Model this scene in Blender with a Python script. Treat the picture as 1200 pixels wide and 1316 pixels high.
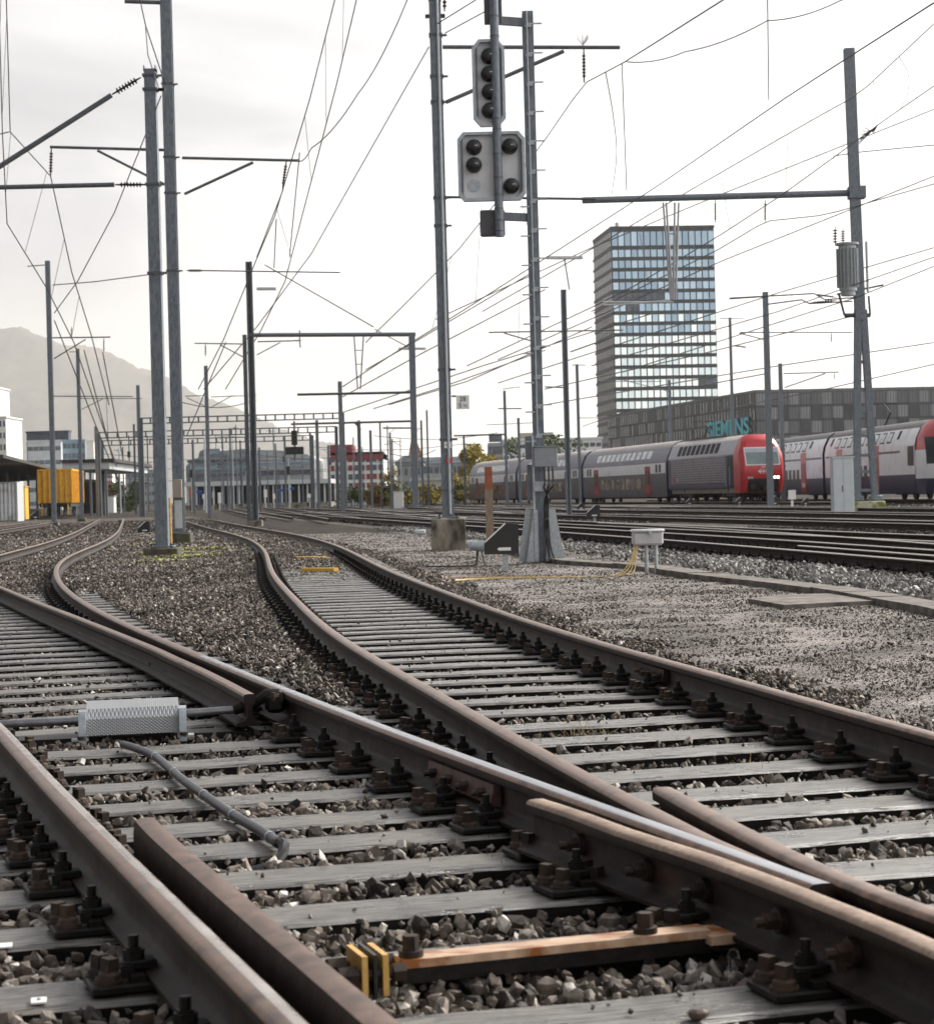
import bpy, bmesh, math, random
import numpy as np
from mathutils import Vector, Matrix
for o in list(bpy.data.objects): bpy.data.objects.remove(o)
random.seed(7); RNG = np.random.default_rng(7)
SC = bpy.context.scene
COL = SC.collection
R = math.radians
# ------------------------------------------------------------------ camera
F, ROLL, PY0, CAMZ = 2600.0, R(1.5), 636.0, 1.14      # focal length in photo pixels, photo is 1200 wide
cam = bpy.data.cameras.new('camera'); camo = bpy.data.objects.new('camera', cam); COL.objects.link(camo)
cam.sensor_fit = 'HORIZONTAL'; cam.sensor_width = 36; cam.lens = F/1200*36; cam.shift_y = -22/1200
cam.clip_start = .1; cam.clip_end = 25000
camo.matrix_world = Matrix.Translation((0, 0, CAMZ)) @ Matrix.Rotation(R(90), 4, 'X') @ Matrix.Rotation(-ROLL, 4, 'Z')
cam.dof.use_dof = True; cam.dof.focus_distance = 12.5; cam.dof.aperture_fstop = 10
SC.camera = camo
# ------------------------------------------------------------------ sky and sun
SUN_EL, SUN_AZ = R(36), R(48)        # azimuth measured clockwise from +Y
w = bpy.data.worlds.new('World'); SC.world = w; w.use_nodes = True
nt = w.node_tree; N = nt.nodes; L = nt.links
bg = N['Background']
sky = N.new('ShaderNodeTexSky'); sky.sky_type = 'NISHITA'; sky.sun_disc = False
sky.sun_elevation = SUN_EL; sky.sun_rotation = SUN_AZ; sky.dust_density = 4
sm = N.new('ShaderNodeVectorMath'); sm.operation = 'SCALE'; sm.inputs['Scale'].default_value = .1
L.new(sky.outputs[0], sm.inputs[0])
tc = N.new('ShaderNodeTexCoord')
sep = N.new('ShaderNodeSeparateXYZ'); L.new(tc.outputs['Generated'], sep.inputs[0])
mp = N.new('ShaderNodeMapping'); mp.inputs['Scale'].default_value = (1, 1, 2.6); L.new(tc.outputs['Generated'], mp.inputs[0])
nz = N.new('ShaderNodeTexNoise'); nz.inputs['Scale'].default_value = 3.6; nz.inputs['Detail'].default_value = 5; nz.inputs['Roughness'].default_value = .5
nz.inputs['Distortion'].default_value = .35
L.new(mp.outputs[0], nz.inputs['Vector'])
def wmath(op, a, b=None, c=None, cl=False):
    n = N.new('ShaderNodeMath'); n.operation = op; n.use_clamp = cl
    for i, v in enumerate((a, b, c)):
        if v is None: continue
        if isinstance(v, (int, float)): n.inputs[i].default_value = v
        else: L.new(v, n.inputs[i])
    return n.outputs[0]
# brighter towards the veiled sun on the right, greyer towards the left
side = wmath('MULTIPLY_ADD', sep.outputs[0], 2.3, .5, True)
cl = wmath('MULTIPLY_ADD', nz.outputs[0], 3.4, -1.25, True)
br = wmath('SUBTRACT', wmath('ADD', wmath('MULTIPLY', side, .62), wmath('MULTIPLY', cl, .62)), wmath('MULTIPLY', sep.outputs[2], .55), None, True)
ramp = N.new('ShaderNodeValToRGB'); e = ramp.color_ramp.elements
e[0].position = 0; e[0].color = (.31, .32, .345, 1); e[1].position = 1; e[1].color = (.985, .98, .965, 1)
m = e.new(.35); m.color = (.47, .47, .485, 1)
m = e.new(.62); m.color = (.72, .705, .69, 1)
L.new(br, ramp.inputs[0])
# warm pale band near the horizon, left of centre
hor = wmath('SUBTRACT', 1, wmath('MULTIPLY', wmath('ABSOLUTE', sep.outputs[2]), 9), None, True)
warm = N.new('ShaderNodeMix'); warm.data_type = 'RGBA'; L.new(wmath('MULTIPLY', hor, .7), warm.inputs[0])
L.new(ramp.outputs[0], warm.inputs[6]); warm.inputs[7].default_value = (.96, .90, .80, 1)
mx = N.new('ShaderNodeMix'); mx.data_type = 'RGBA'; mx.inputs[0].default_value = .93
L.new(sm.outputs[0], mx.inputs[6]); L.new(warm.outputs[2], mx.inputs[7])
# the veiled sun makes the right hand sky much brighter
vs_ = N.new('ShaderNodeVectorMath'); vs_.operation = 'SCALE'; L.new(mx.outputs[2], vs_.inputs[0])
L.new(wmath('MULTIPLY', wmath('MULTIPLY_ADD', wmath('MULTIPLY_ADD', sep.outputs[1], .5, .5, True), .34, .66), wmath('ADD', .72, wmath('MULTIPLY', wmath('POWER', wmath('MULTIPLY_ADD', sep.outputs[0], .5, .5, True), 3), 2.1))), vs_.inputs['Scale'])
L.new(vs_.outputs[0], bg.inputs[0]); bg.inputs[1].default_value = 1.0
sl = bpy.data.lights.new('sun', 'SUN'); sl.energy = 3.6; sl.angle = R(10); sl.color = (1, .95, .88)
so = bpy.data.objects.new('sun', sl); COL.objects.link(so)
so.rotation_euler = Vector((math.sin(SUN_AZ)*math.cos(SUN_EL), math.cos(SUN_AZ)*math.cos(SUN_EL), math.sin(SUN_EL))).to_track_quat('Z', 'Y').to_euler()
so.location = (30, -10, 40)
SC.view_settings.view_transform = 'Standard'; SC.view_settings.look = 'None'; SC.view_settings.gamma = 1
SC.view_settings.exposure = .82
SC.cycles.volume_bounces = 2
# ------------------------------------------------------------------ pixel -> world (photo pixels)
def unroll(px, py):
    x, y = px-600, py-PY0; c, s = math.cos(ROLL), math.sin(ROLL)
    return x*c-y*s, x*s+y*c
def U(px, py, Y):
    x, y = unroll(px, py); return Vector((x*Y/F, Y, CAMZ-y*Y/F))
def G(px, py, z=0.0):
    x, y = unroll(px, py); Y = F*(CAMZ-z)/y; return Vector((x*Y/F, Y, z))
# ------------------------------------------------------------------ materials
MATS = {}
def mk(name, c1, c2=None, scale=8, rough=.6, metal=0, bump=0, stretch=(1, 1, 1), detail=6, rough2=None, spec=.5, rand=0, lo=.35, hi=.65,
       c3=None, s3=2.0, lo3=.55, hi3=.7, bscale=None, emit=None, estr=0, dist=.005):
    if name in MATS: return MATS[name]
    m = bpy.data.materials.new(name); m.use_nodes = True; MATS[name] = m
    nt = m.node_tree; N = nt.nodes; L = nt.links; b = N['Principled BSDF']
    b.inputs['Roughness'].default_value = rough; b.inputs['Metallic'].default_value = metal; b.inputs['Specular IOR Level'].default_value = spec
    b.inputs['Base Color'].default_value = (*c1, 1)
    if emit: b.inputs['Emission Color'].default_value = (*emit, 1); b.inputs['Emission Strength'].default_value = estr
    if c2 is None and not bump: return m
    tc = N.new('ShaderNodeTexCoord'); mp = N.new('ShaderNodeMapping'); mp.inputs['Scale'].default_value = stretch
    L.new(tc.outputs['Object'], mp.inputs[0])
    vec = mp.outputs[0]
    if rand:
        oi = N.new('ShaderNodeObjectInfo'); ad = N.new('ShaderNodeVectorMath'); ad.operation = 'ADD'
        sc = N.new('ShaderNodeVectorMath'); sc.operation = 'SCALE'; L.new(oi.outputs['Location'], sc.inputs[0]); sc.inputs['Scale'].default_value = 3.7
        L.new(vec, ad.inputs[0]); L.new(sc.outputs[0], ad.inputs[1]); vec = ad.outputs[0]
    n = N.new('ShaderNodeTexNoise'); n.inputs['Scale'].default_value = scale; n.inputs['Detail'].default_value = detail; n.inputs['Roughness'].default_value = .62
    L.new(vec, n.inputs['Vector'])
    col = None
    if c2 is not None:
        r = N.new('ShaderNodeValToRGB'); e = r.color_ramp.elements
        e[0].position = lo; e[0].color = (*c1, 1); e[1].position = hi; e[1].color = (*c2, 1)
        L.new(n.outputs[0], r.inputs[0]); col = r.outputs[0]
        if c3 is not None:
            n3 = N.new('ShaderNodeTexNoise'); n3.inputs['Scale'].default_value = s3; n3.inputs['Detail'].default_value = 5
            L.new(vec, n3.inputs['Vector'])
            mr = N.new('ShaderNodeMapRange'); mr.inputs[1].default_value = lo3; mr.inputs[2].default_value = hi3; L.new(n3.outputs[0], mr.inputs[0])
            mm = N.new('ShaderNodeMix'); mm.data_type = 'RGBA'; L.new(mr.outputs[0], mm.inputs[0]); L.new(col, mm.inputs[6]); mm.inputs[7].default_value = (*c3, 1)
            col = mm.outputs[2]
        L.new(col, b.inputs['Base Color'])
    if rough2 is not None:
        mr = N.new('ShaderNodeMapRange'); mr.inputs[1].default_value = .3; mr.inputs[2].default_value = .7
        mr.inputs[3].default_value = rough; mr.inputs[4].default_value = rough2; L.new(n.outputs[0], mr.inputs[0]); L.new(mr.outputs[0], b.inputs['Roughness'])
    if bump:
        nb = n
        if bscale:
            nb = N.new('ShaderNodeTexNoise'); nb.inputs['Scale'].default_value = bscale; nb.inputs['Detail'].default_value = 8; L.new(vec, nb.inputs['Vector'])
        bp = N.new('ShaderNodeBump'); bp.inputs['Strength'].default_value = bump; bp.inputs['Distance'].default_value = dist
        L.new(nb.outputs[0], bp.inputs['Height']); L.new(bp.outputs[0], b.inputs['Normal'])
    return m
# ------------------------------------------------------------------ mesh builder
class MB:
    def __init__(s): s.v = []; s.f = []; s.m = []
    def add(s, vs, fs, mi=0):
        o = len(s.v); s.v += [tuple(v) for v in vs]; s.f += [tuple(i+o for i in f) for f in fs]; s.m += [mi]*len(fs); return s
    def box(s, c, d, rot=None, mi=0, bev=0):
        x, y, z = d[0]/2, d[1]/2, d[2]/2
        if bev:
            q = [(-x, -y), (x, -y), (x, y), (-x, y)]; b = bev
            def rg(k, zz):
                out = []
                for (a, c_), flip in zip(q, (0, 1, 0, 1)):
                    sa = 1 if a > 0 else -1; sc = 1 if c_ > 0 else -1
                    p1 = (sa*(x-k), sc*(y-k-b), zz); p2 = (sa*(x-k-b), sc*(y-k), zz)
                    out += [p1, p2] if flip == 0 else [p2, p1]
                return out
            r0, r1, r2, r3 = rg(b, -z), rg(0, -z+b), rg(0, z-b), rg(b, z)
            vs = r0+r1+r2+r3; fs = [tuple(range(7, -1, -1)), tuple(range(24, 32))]
            for k in range(3):
                for i in range(8): j = (i+1) % 8; fs.append((k*8+i, k*8+j, k*8+8+j, k*8+8+i))
        else:
            vs = [(-x, -y, -z), (x, -y, -z), (x, y, -z), (-x, y, -z), (-x, -y, z), (x, -y, z), (x, y, z), (-x, y, z)]
            fs = [(0, 3, 2, 1), (4, 5, 6, 7), (0, 1, 5, 4), (1, 2, 6, 5), (2, 3, 7, 6), (3, 0, 4, 7)]
        c = Vector(c); vs = [(rot @ Vector(v) if rot else Vector(v))+c for v in vs]
        return s.add(vs, fs, mi)
    def bx(s, x0, x1, y0, y1, z0, z1, mi=0, bev=0): return s.box(((x0+x1)/2, (y0+y1)/2, (z0+z1)/2), (abs(x1-x0), abs(y1-y0), abs(z1-z0)), mi=mi, bev=bev)
    def cyl(s, a, b, r0, r1=None, n=10, mi=0, caps=True):
        a, b = Vector(a), Vector(b); r1 = r0 if r1 is None else r1; d = (b-a).normalized()
        u = d.orthogonal().normalized() if abs(d.z) < .999 else Vector((1, 0, 0)); v = d.cross(u)
        vs = []
        for p, r in ((a, r0), (b, r1)):
            vs += [p+u*(r*math.cos(2*math.pi*i/n))+v*(r*math.sin(2*math.pi*i/n)) for i in range(n)]
        fs = [(i, (i+1) % n, n+(i+1) % n, n+i) for i in range(n)]
        if caps: fs += [tuple(range(n-1, -1, -1)), tuple(range(n, 2*n))]
        return s.add(vs, fs, mi)
    def lathe(s, a, d, prof, n=12, mi=0):      # prof: (t along d, r)
        a, d = Vector(a), Vector(d).normalized(); u = d.orthogonal().normalized() if abs(d.z) < .999 else Vector((1, 0, 0)); v = d.cross(u)
        vs = []
        for t, r in prof: vs += [a+d*t+u*(r*math.cos(2*math.pi*i/n))+v*(r*math.sin(2*math.pi*i/n)) for i in range(n)]
        fs = [(k*n+i, k*n+(i+1) % n, (k+1)*n+(i+1) % n, (k+1)*n+i) for k in range(len(prof)-1) for i in range(n)]
        fs += [tuple(range(n-1, -1, -1)), tuple(range((len(prof)-1)*n, len(prof)*n))]
        return s.add(vs, fs, mi)
    def tube(s, pts, r, n=6, mi=0):
        pts = [Vector(p) for p in pts]; vs = []; up = Vector((0, 0, 1))
        for i, p in enumerate(pts):
            d = (pts[min(i+1, len(pts)-1)]-pts[max(i-1, 0)]).normalized()
            u = d.cross(up); u = u.normalized() if u.length > 1e-3 else Vector((1, 0, 0)); v = d.cross(u)
            rr = r[i] if isinstance(r, (list, tuple)) else r
            vs += [p+u*(rr*math.cos(2*math.pi*k/n))+v*(rr*math.sin(2*math.pi*k/n)) for k in range(n)]
        fs = [(i*n+k, i*n+(k+1) % n, (i+1)*n+(k+1) % n, (i+1)*n+k) for i in range(len(pts)-1) for k in range(n)]
        fs += [tuple(range(n)), tuple(range(len(pts)*n-1, (len(pts)-1)*n-1, -1))]
        return s.add(vs, fs, mi)
    def bar(s, a, b, w_, h_, mi=0, up=(0, 0, 1)):   # rectangular bar from a to b, w_ sideways, h_ upwards
        a, b = Vector(a), Vector(b); d = (b-a); l = d.length; d.normalize(); u = Vector(up)
        if abs(d.dot(u)) > .98: u = Vector((0, 1, 0))
        sd = d.cross(u).normalized(); u2 = sd.cross(d)
        rot = Matrix((sd, d, u2)).transposed()
        return s.box((a+b)/2, (w_, l, h_), rot=rot, mi=mi)
    def prism(s, poly, axis, a, b, mi=0):   # poly list of 2d; axis 'x': (y,z); 'y': (x,z); 'z': (x,y)
        P = {'x': lambda p, t: (t, p[0], p[1]), 'y': lambda p, t: (p[0], t, p[1]), 'z': lambda p, t: (p[0], p[1], t)}[axis]
        n = len(poly); vs = [P(p, a) for p in poly]+[P(p, b) for p in poly]
        return s.add(vs, [tuple(range(n)), tuple(range(2*n-1, n-1, -1))]+[(i, n+i, n+(i+1) % n, (i+1) % n) for i in range(n)], mi)
    def build(s, name, mats, parent=None, loc=None, rotz=0, smooth=35, origin=None):
        me = bpy.data.meshes.new(name)
        vs = s.v
        if origin is not None:
            o = Vector(origin); vs = [tuple(Vector(v)-o) for v in vs]; loc = o
        me.from_pydata(vs, [], s.f)
        if not isinstance(mats, (list, tuple)): mats = [mats]
        for m in mats: me.materials.append(m)
        me.polygons.foreach_set('material_index', s.m)
        bm = bmesh.new(); bm.from_mesh(me); bmesh.ops.recalc_face_normals(bm, faces=bm.faces); bm.to_mesh(me); bm.free()
        if smooth:
            me.shade_smooth(); me.set_sharp_from_angle(angle=R(smooth))
        me.update()
        o = bpy.data.objects.new(name, me); COL.objects.link(o)
        if parent: o.parent = parent
        if loc is not None: o.location = loc
        if rotz: o.rotation_euler = (0, 0, rotz)
        return o
def tag(o, label=None, cat=None, group=None, kind=None):
    if label: o['label'] = label
    if cat: o['category'] = cat
    if group: o['group'] = group
    if kind: o['kind'] = kind
    return o
def root(name, loc, rotz=0, label=None, cat=None, group=None):
    o = bpy.data.objects.new(name, None); COL.objects.link(o); o.location = loc; o.rotation_euler = (0, 0, rotz); o.empty_display_size = .3
    return tag(o, label, cat, group)
def copy_tree(o, parent=None, label=None):
    kids = [c for c in bpy.data.objects if c.parent == o]
    c = o.copy(); COL.objects.link(c); c.parent = parent
    if label: c['label'] = label
    for k in kids: copy_tree(k, c)
    return c
def crom(pts, step=.15):
    pts = [Vector(p) for p in pts]; out = []
    P = [pts[0]*2-pts[1]]+pts+[pts[-1]*2-pts[-2]]
    for i in range(1, len(P)-2):
        n = max(2, int((P[i+1]-P[i]).length/step))
        for k in range(n):
            t = k/n; a, b, c, d = P[i-1:i+3]
            out.append(.5*((2*b)+(c-a)*t+(2*a-5*b+4*c-d)*t*t+(3*b-a-3*c+d)*t**3))
    return out+[pts[-1]]
def textmesh(s, name, size, mat, parent=None, loc=(0, 0, 0), rot=(0, 0, 0), depth=.004, align='CENTER', bold=0):
    cu = bpy.data.curves.new(name, 'FONT'); cu.body = s; cu.size = size; cu.align_x = align; cu.align_y = 'CENTER'; cu.extrude = depth; cu.offset = bold
    t = bpy.data.objects.new(name, cu); COL.objects.link(t)
    dg = bpy.context.evaluated_depsgraph_get(); dg.update()
    me = bpy.data.meshes.new_from_object(t.evaluated_get(dg)); bpy.data.objects.remove(t)
    me.materials.clear(); me.materials.append(mat); me.name = name
    o = bpy.data.objects.new(name, me); COL.objects.link(o); o.parent = parent; o.location = loc; o.rotation_euler = rot
    return o
ORD = ['first', 'second', 'third', 'fourth', 'fifth', 'sixth', 'seventh', 'eighth', 'ninth', 'tenth', 'eleventh', 'twelfth', 'thirteenth', 'fourteenth', 'fifteenth', 'sixteenth']
# ------------------------------------------------------------------ splines of the traced rails: X as a function of Y
class Spl:
    def __init__(s, K, V):
        s.K = np.array(K, float); s.V = np.array(V, float); K = s.K; n = len(K); h = np.diff(K); A = np.eye(n); B = np.zeros(n)
        for i in range(1, n-1):
            A[i, i-1] = h[i-1]; A[i, i] = 2*(h[i-1]+h[i]); A[i, i+1] = h[i]; B[i] = 6*((s.V[i+1]-s.V[i])/h[i]-(s.V[i]-s.V[i-1])/h[i-1])
        s.M = np.linalg.solve(A, B)
    def _e(s, y):
        y = np.asarray(y, float); K, V, M = s.K, s.V, s.M
        i = np.clip(np.searchsorted(K, y)-1, 0, len(K)-2); h = K[i+1]-K[i]; yc = np.clip(y, K[0], K[-1]); a = (K[i+1]-yc)/h; b = (yc-K[i])/h
        x = a*V[i]+b*V[i+1]+((a**3-a)*M[i]+(b**3-b)*M[i+1])*h*h/6
        d = (V[i+1]-V[i])/h+(-(3*a*a-1)*M[i]+(3*b*b-1)*M[i+1])*h/6
        return x+d*(y-yc), d
    def x(s, y): return s._e(y)[0]
    def d(s, y): return s._e(y)[1]
    def off(s, y, o):            # point offset sideways (+ = right) by o
        x, d = s._e(y); n = np.sqrt(1+d*d); return x+o/n, y-o*d/n
GA = 1.507
SB = Spl([3.0, 7.0, 10.0, 14.0, 19.0, 26.0, 36.0, 50.0, 70.0, 105.0], [2.695, 1.87, 1.319, 0.614, -0.098, -0.992, -2.082, -3.875, -7.241, -13.151])  # right rail of track B
SM = Spl([2.5, 5.0, 8.0, 12.0, 18.0, 26.0, 36.0, 48.0, 62.0, 85.0, 130.0], [1.62, 0.765, -0.248, -1.507, -3.284, -5.276, -7.198, -8.845, -10.858, -14.589, -22.101])  # right rail of track M
ST = Spl([10, 18, 24.5, 36, 50, 63, 90, 140], [7.7, 6.55, 5.65, 4.15, 2.05, 0, -4.3, -12.5])   # left rail of the first track beyond the gravel
SS = Spl([8, 12, 17, 25, 45], [-.31, -1.66, -3.24, -5.83, -12.5])      # right rail (switch blade) of the straight track to the left
# ------------------------------------------------------------------ ground
GZ = -.075
M_GROUND = mk('ground_gravel', (.030, .025, .022), (.095, .08, .07), 26, .95, spec=.1, bump=.9, bscale=60, dist=.02, c3=(.018, .016, .014), s3=1.4, lo3=.42, hi3=.6, detail=10, lo=.38, hi=.62)
# fine gravel with its own grain: voronoi chips
def gravel_mat(name, a, b, c, scale):
    m = bpy.data.materials.new(name); m.use_nodes = True; nt = m.node_tree; N = nt.nodes; L = nt.links; p = N['Principled BSDF']
    tc = N.new('ShaderNodeTexCoord'); v = N.new('ShaderNodeTexVoronoi'); v.inputs['Scale'].default_value = scale; v.inputs['Randomness'].default_value = 1
    L.new(tc.outputs['Object'], v.inputs['Vector'])
    sp = N.new('ShaderNodeSeparateColor'); L.new(v.outputs['Color'], sp.inputs[0])
    r = N.new('ShaderNodeValToRGB'); e = r.color_ramp.elements; e[0].color = (*a, 1); e[1].color = (*c, 1); k = e.new(.6); k.color = (*b, 1)
    L.new(sp.outputs[0], r.inputs[0])
    n = N.new('ShaderNodeTexNoise'); n.inputs['Scale'].default_value = .9; n.inputs['Detail'].default_value = 9; L.new(tc.outputs['Object'], n.inputs['Vector'])
    mr = N.new('ShaderNodeMapRange'); mr.inputs[1].default_value = .35; mr.inputs[2].default_value = .65; mr.inputs[3].default_value = .5; mr.inputs[4].default_value = 1.25
    L.new(n.outputs[0], mr.inputs[0])
    s = N.new('ShaderNodeVectorMath'); s.operation = 'SCALE'; L.new(r.outputs[0], s.inputs[0]); L.new(mr.outputs[0], s.inputs['Scale']); L.new(s.outputs[0], p.inputs['Base Color'])
    bp = N.new('ShaderNodeBump'); bp.inputs['Strength'].default_value = 1; bp.inputs['Distance'].default_value = .5/scale; bp.invert = True
    L.new(v.outputs['Distance'], bp.inputs['Height']); L.new(bp.outputs[0], p.inputs['Normal']); p.inputs['Roughness'].default_value = .9; p.inputs['Specular IOR Level'].default_value = .15; MATS[name] = m
    return m
M_FINE = gravel_mat('fine_gravel', (.062, .054, .049), (.205, .185, .17), (.45, .42, .40), 95)
M_BALG = gravel_mat('ballast_bed', (.022, .019, .016), (.085, .072, .06), (.26, .235, .20), 24)
m = MB()
# far ground reaches the horizon, near part is finer so that its level can roll a little
m.add([(-9000, -50, GZ-.012), (6000, -50, GZ-.012), (6000, 14000, GZ-.012), (-9000, 14000, GZ-.012)], [(0, 1, 2, 3)])
tag(m.build('ground', M_GROUND, smooth=0), kind='structure')
ys = np.concatenate([np.arange(1, 30, .35), np.arange(30, 75, 1.0), np.arange(75, 180, 5)])
def strip(name, f0, f1, z, mat, n=10, amp=.008, y0=0, y1=999, seed=1):
    m = MB(); Y = ys[(ys >= y0) & (ys <= y1)]; rg = np.random.default_rng(seed); vs = []
    for y in Y:
        a, b = f0(y), f1(y)
        for k in range(n+1): vs.append((a+(b-a)*k/n, y, z+rg.uniform(-amp, amp)*(0 if k in (0, n) else 1)))
    fs = [(i*(n+1)+k, i*(n+1)+k+1, (i+1)*(n+1)+k+1, (i+1)*(n+1)+k) for i in range(len(Y)-1) for k in range(n)]
    return tag(m.add(vs, fs).build(name, mat), kind='structure')
lim = lambda y: .26*y+1.5
strip('track_bed', lambda y: -lim(y)-8, lambda y: float(SB.x(y))+.75, GZ-.004, M_BALG, 14)
strip('gravel_path', lambda y: float(SB.x(y))+.7+.12*math.sin(y*.9), lambda y: float(ST.x(y))-1.2, GZ+.006, M_FINE, 12, y1=70)
strip('far_track_bed', lambda y: float(ST.x(y))-1.25, lambda y: lim(y)+14, GZ-.002, M_BALG, 10)
# ------------------------------------------------------------------ rails
M_RSIDE = mk('rail_side_rust', (.008, .005, .004), (.025, .014, .010), 14, .55, metal=.05, bump=.25, bscale=90, c3=(.045, .022, .013), s3=6, lo3=.56, hi3=.72, spec=.2)
M_RTOP = mk('rail_head_rust', (.13, .078, .055), (.27, .175, .125), 30, .27, metal=.7, bump=.08, stretch=(1, 1, 1), rough2=.45, c3=(.08, .05, .04), s3=9, lo3=.5, hi3=.72)
M_RPOL = mk('rail_head_polished', (.36, .365, .40), (.46, .465, .50), 3, .24, metal=1, rough2=.32)
M_RBAND = mk('rail_running_band', (.30, .25, .22), (.50, .46, .43), 5, .22, metal=.85, rough2=.34)
M_RLIGHT = mk('rail_head_tan', (.20, .13, .09), (.36, .27, .20), 60, .42, metal=.3, bump=.25, rough2=.6, c3=(.13, .08, .055), s3=5, lo3=.45, hi3=.75)
M_RFAR = mk('rail_side_dark', (.016, .011, .009), (.036, .025, .019), 8, .7, spec=.1)
M_RTOPFAR = mk('rail_head_far', (.30, .25, .21), (.46, .40, .35), 20, .3, metal=.8)
H1 = .160
PROF = [(-.07, 0), (-.07, .011), (-.022, .026), (-.009, .044), (-.009, .108), (-.034, .120), (-.0355, .146), (-.031, .155), (-.022, .1592), (0, .1602),
        (.022, .1592), (.031, .155), (.0355, .146), (.034, .120), (.009, .108), (.009, .044), (.022, .026), (.07, .011), (.07, 0)]
PTOP = {6, 7, 8, 9, 10, 11}
PBLADE = [(-.07, 0), (-.07, .012), (-.02, .03), (-.012, .05), (-.012, .1), (-.03, .115), (-.031, .145), (-.024, .156), (0, .158), (.022, .157), (.027, .15), (.027, .112), (.012, .1), (.012, .05), (.03, .03), (.05, .012), (.05, 0)]
PTOPB = {6, 7, 8, 9}
PGUARD = [(-.02, .03), (-.036, .055), (-.036, .135), (-.030, .172), (-.002, .180), (.027, .177), (.031, .165), (.012, .14), (.008, .055), (.06, .04), (.06, .03)]
PTOPG = {3, 4, 5}
def sweep(mb, path, prof, z=.03, tops=PTOP, scale=None, mi=0, mt=1, band=()):
    path = [Vector((p[0], p[1])) for p in path]; n = len(prof); vs = []
    for i, p in enumerate(path):
        d = (path[min(i+1, len(path)-1)]-path[max(i-1, 0)]).normalized(); r = Vector((d.y, -d.x)); s = scale(i/(len(path)-1)) if scale else 1
        zz = z(p.y) if callable(z) else z
        vs += [(p.x+r.x*u*s, p.y+r.y*u*s, zz+h) for u, h in prof]
    o = len(mb.v); mb.v += vs
    for i in range(len(path)-1):
        for k in range(n):
            k2 = (k+1) % n; mb.f.append((o+i*n+k, o+i*n+k2, o+(i+1)*n+k2, o+(i+1)*n+k)); mb.m.append(2 if k in band else mt if k in tops else mi)
    for ring in (0, len(path)-1): mb.f.append(tuple(o+ring*n+k for k in range(n))); mb.m.append(mi)
    return mb
def spath(S, y0, y1, o=0):
    out = []; y = y0
    while y < y1:
        out.append(Vector([float(v) for v in S.off(y, o)])); y += .12 if y < 14 else .3 if y < 40 else 1.5
    out.append(Vector([float(v) for v in S.off(y1, o)])); return out
def rail(label, path, mats=None, prof=PROF, tops=PTOP, z=.03, scale=None, group=None, name='rail', cat='rail', band=()):
    m = sweep(MB(), path, prof, z, tops, scale, band=band); p = path[0]
    return tag(m.build(name, mats or [M_RSIDE, M_RTOP], origin=(p.x, p.y, 0), smooth=40), label, cat, group)
r1 = rail('thick brown rail running from bottom edge to left edge, left of the guard rail', spath(SM, 2.5, 8, -1.478)+[Vector((float(SS.x(y))-GA*1.052+.10, y)) for y in np.arange(8.6, 44, .5)], [M_RSIDE, M_RTOP, M_RBAND], band=(9, 10))
r3 = rail('long rail with bluish polished head running from the crossing tip to the upper left', spath(SM, 4.83, 9.5, 0)+spath(SM, 9.62, 12.5), [M_RSIDE, M_RTOP, M_RPOL], band=(8, 9, 10))
r3b = rail('rusty brown continuation of the polished rail, bending round the gravel island to the far left', spath(SM, 12.5, 130), [M_RSIDE, M_RTOP])
p4 = spath(SB, 5.7, 105, -GA); tip = Vector((float(SM.x(4.86))+.0, 4.86))
nose = [tip, tip.lerp(p4[0], .33)+Vector((-.004, 0)), tip.lerp(p4[0], .66)+Vector((-.002, 0))]
r4 = rail('brown rail from the crossing tip curving away between the gravel island and the right track', [p for p in crom(nose+p4[1:8:2], .1)]+p4[8:], [M_RSIDE, M_RTOP], z=.0285)
r5 = rail('brown rail along the edge of the gravel path, outermost rail of the right track', spath(SB, 2.6, 105), [M_RSIDE, M_RTOP])
wl = crom([(.19, 6.28), (.32, 5.95), (.42, 5.66), (.60, 5.22), (.735, 4.83), (.80, 4.62), (.89, 4.33), (1.0, 3.9), (1.12, 3.4), (1.3, 2.6)])
wu = crom([(.60, 6.46), (.665, 6.05), (.73, 5.68), (.80, 5.3), (.865, 5.0), (.93, 4.74), (1.03, 4.42), (1.18, 4.0), (1.37, 3.45), (1.66, 2.6)])
rwl = rail('tan weathered wing rail with a flared end, on the near side of the crossing tip', wl, [M_RSIDE, M_RLIGHT], z=.031, name='wing_rail', cat='rail')
rwu = rail('brown wing rail with a flared end, on the far side of the crossing tip', wu, [M_RSIDE, M_RTOP], z=.031, name='wing_rail', cat='rail')
# guard rail: angled end, flat top with a chamfer
gp = [Vector([float(v) for v in SM.off(y, -1.433+o)]) for y, o in ((6.42, .104), (6.2, .096), (5.9, .092), (5.4, .09), (4.8, .088), (4.2, .088), (3.6, .088), (3.0, .088), (2.5, .088))][::-1]
grd = rail('flat topped brown guard rail with a pointed flared end, beside the thick left rail', crom(gp), [mk('guard_side', (.018, .012, .010), (.045, .030, .024), 12, .6, spec=.2, bump=.3, bscale=60), mk('guard_top', (.085, .057, .045), (.19, .13, .105), 16, .42, metal=.3, bump=.15, rough2=.6)],
           prof=PGUARD, tops=PTOPG, name='guard_rail', cat='guard rail')
for y in (3.3, 3.9, 4.5, 5.1, 5.7):        # chairs that carry the guard rail
    x, yy = [float(v) for v in SM.off(y, -1.478+.19)]; a = math.atan(-float(SM.d(y)))
    MB().box((x, yy, .055), (.16, .12, .05), rot=Matrix.Rotation(a, 3, 'Z')).build('support_block', MATS['guard_side'], grd, loc=-grd.location)
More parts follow.
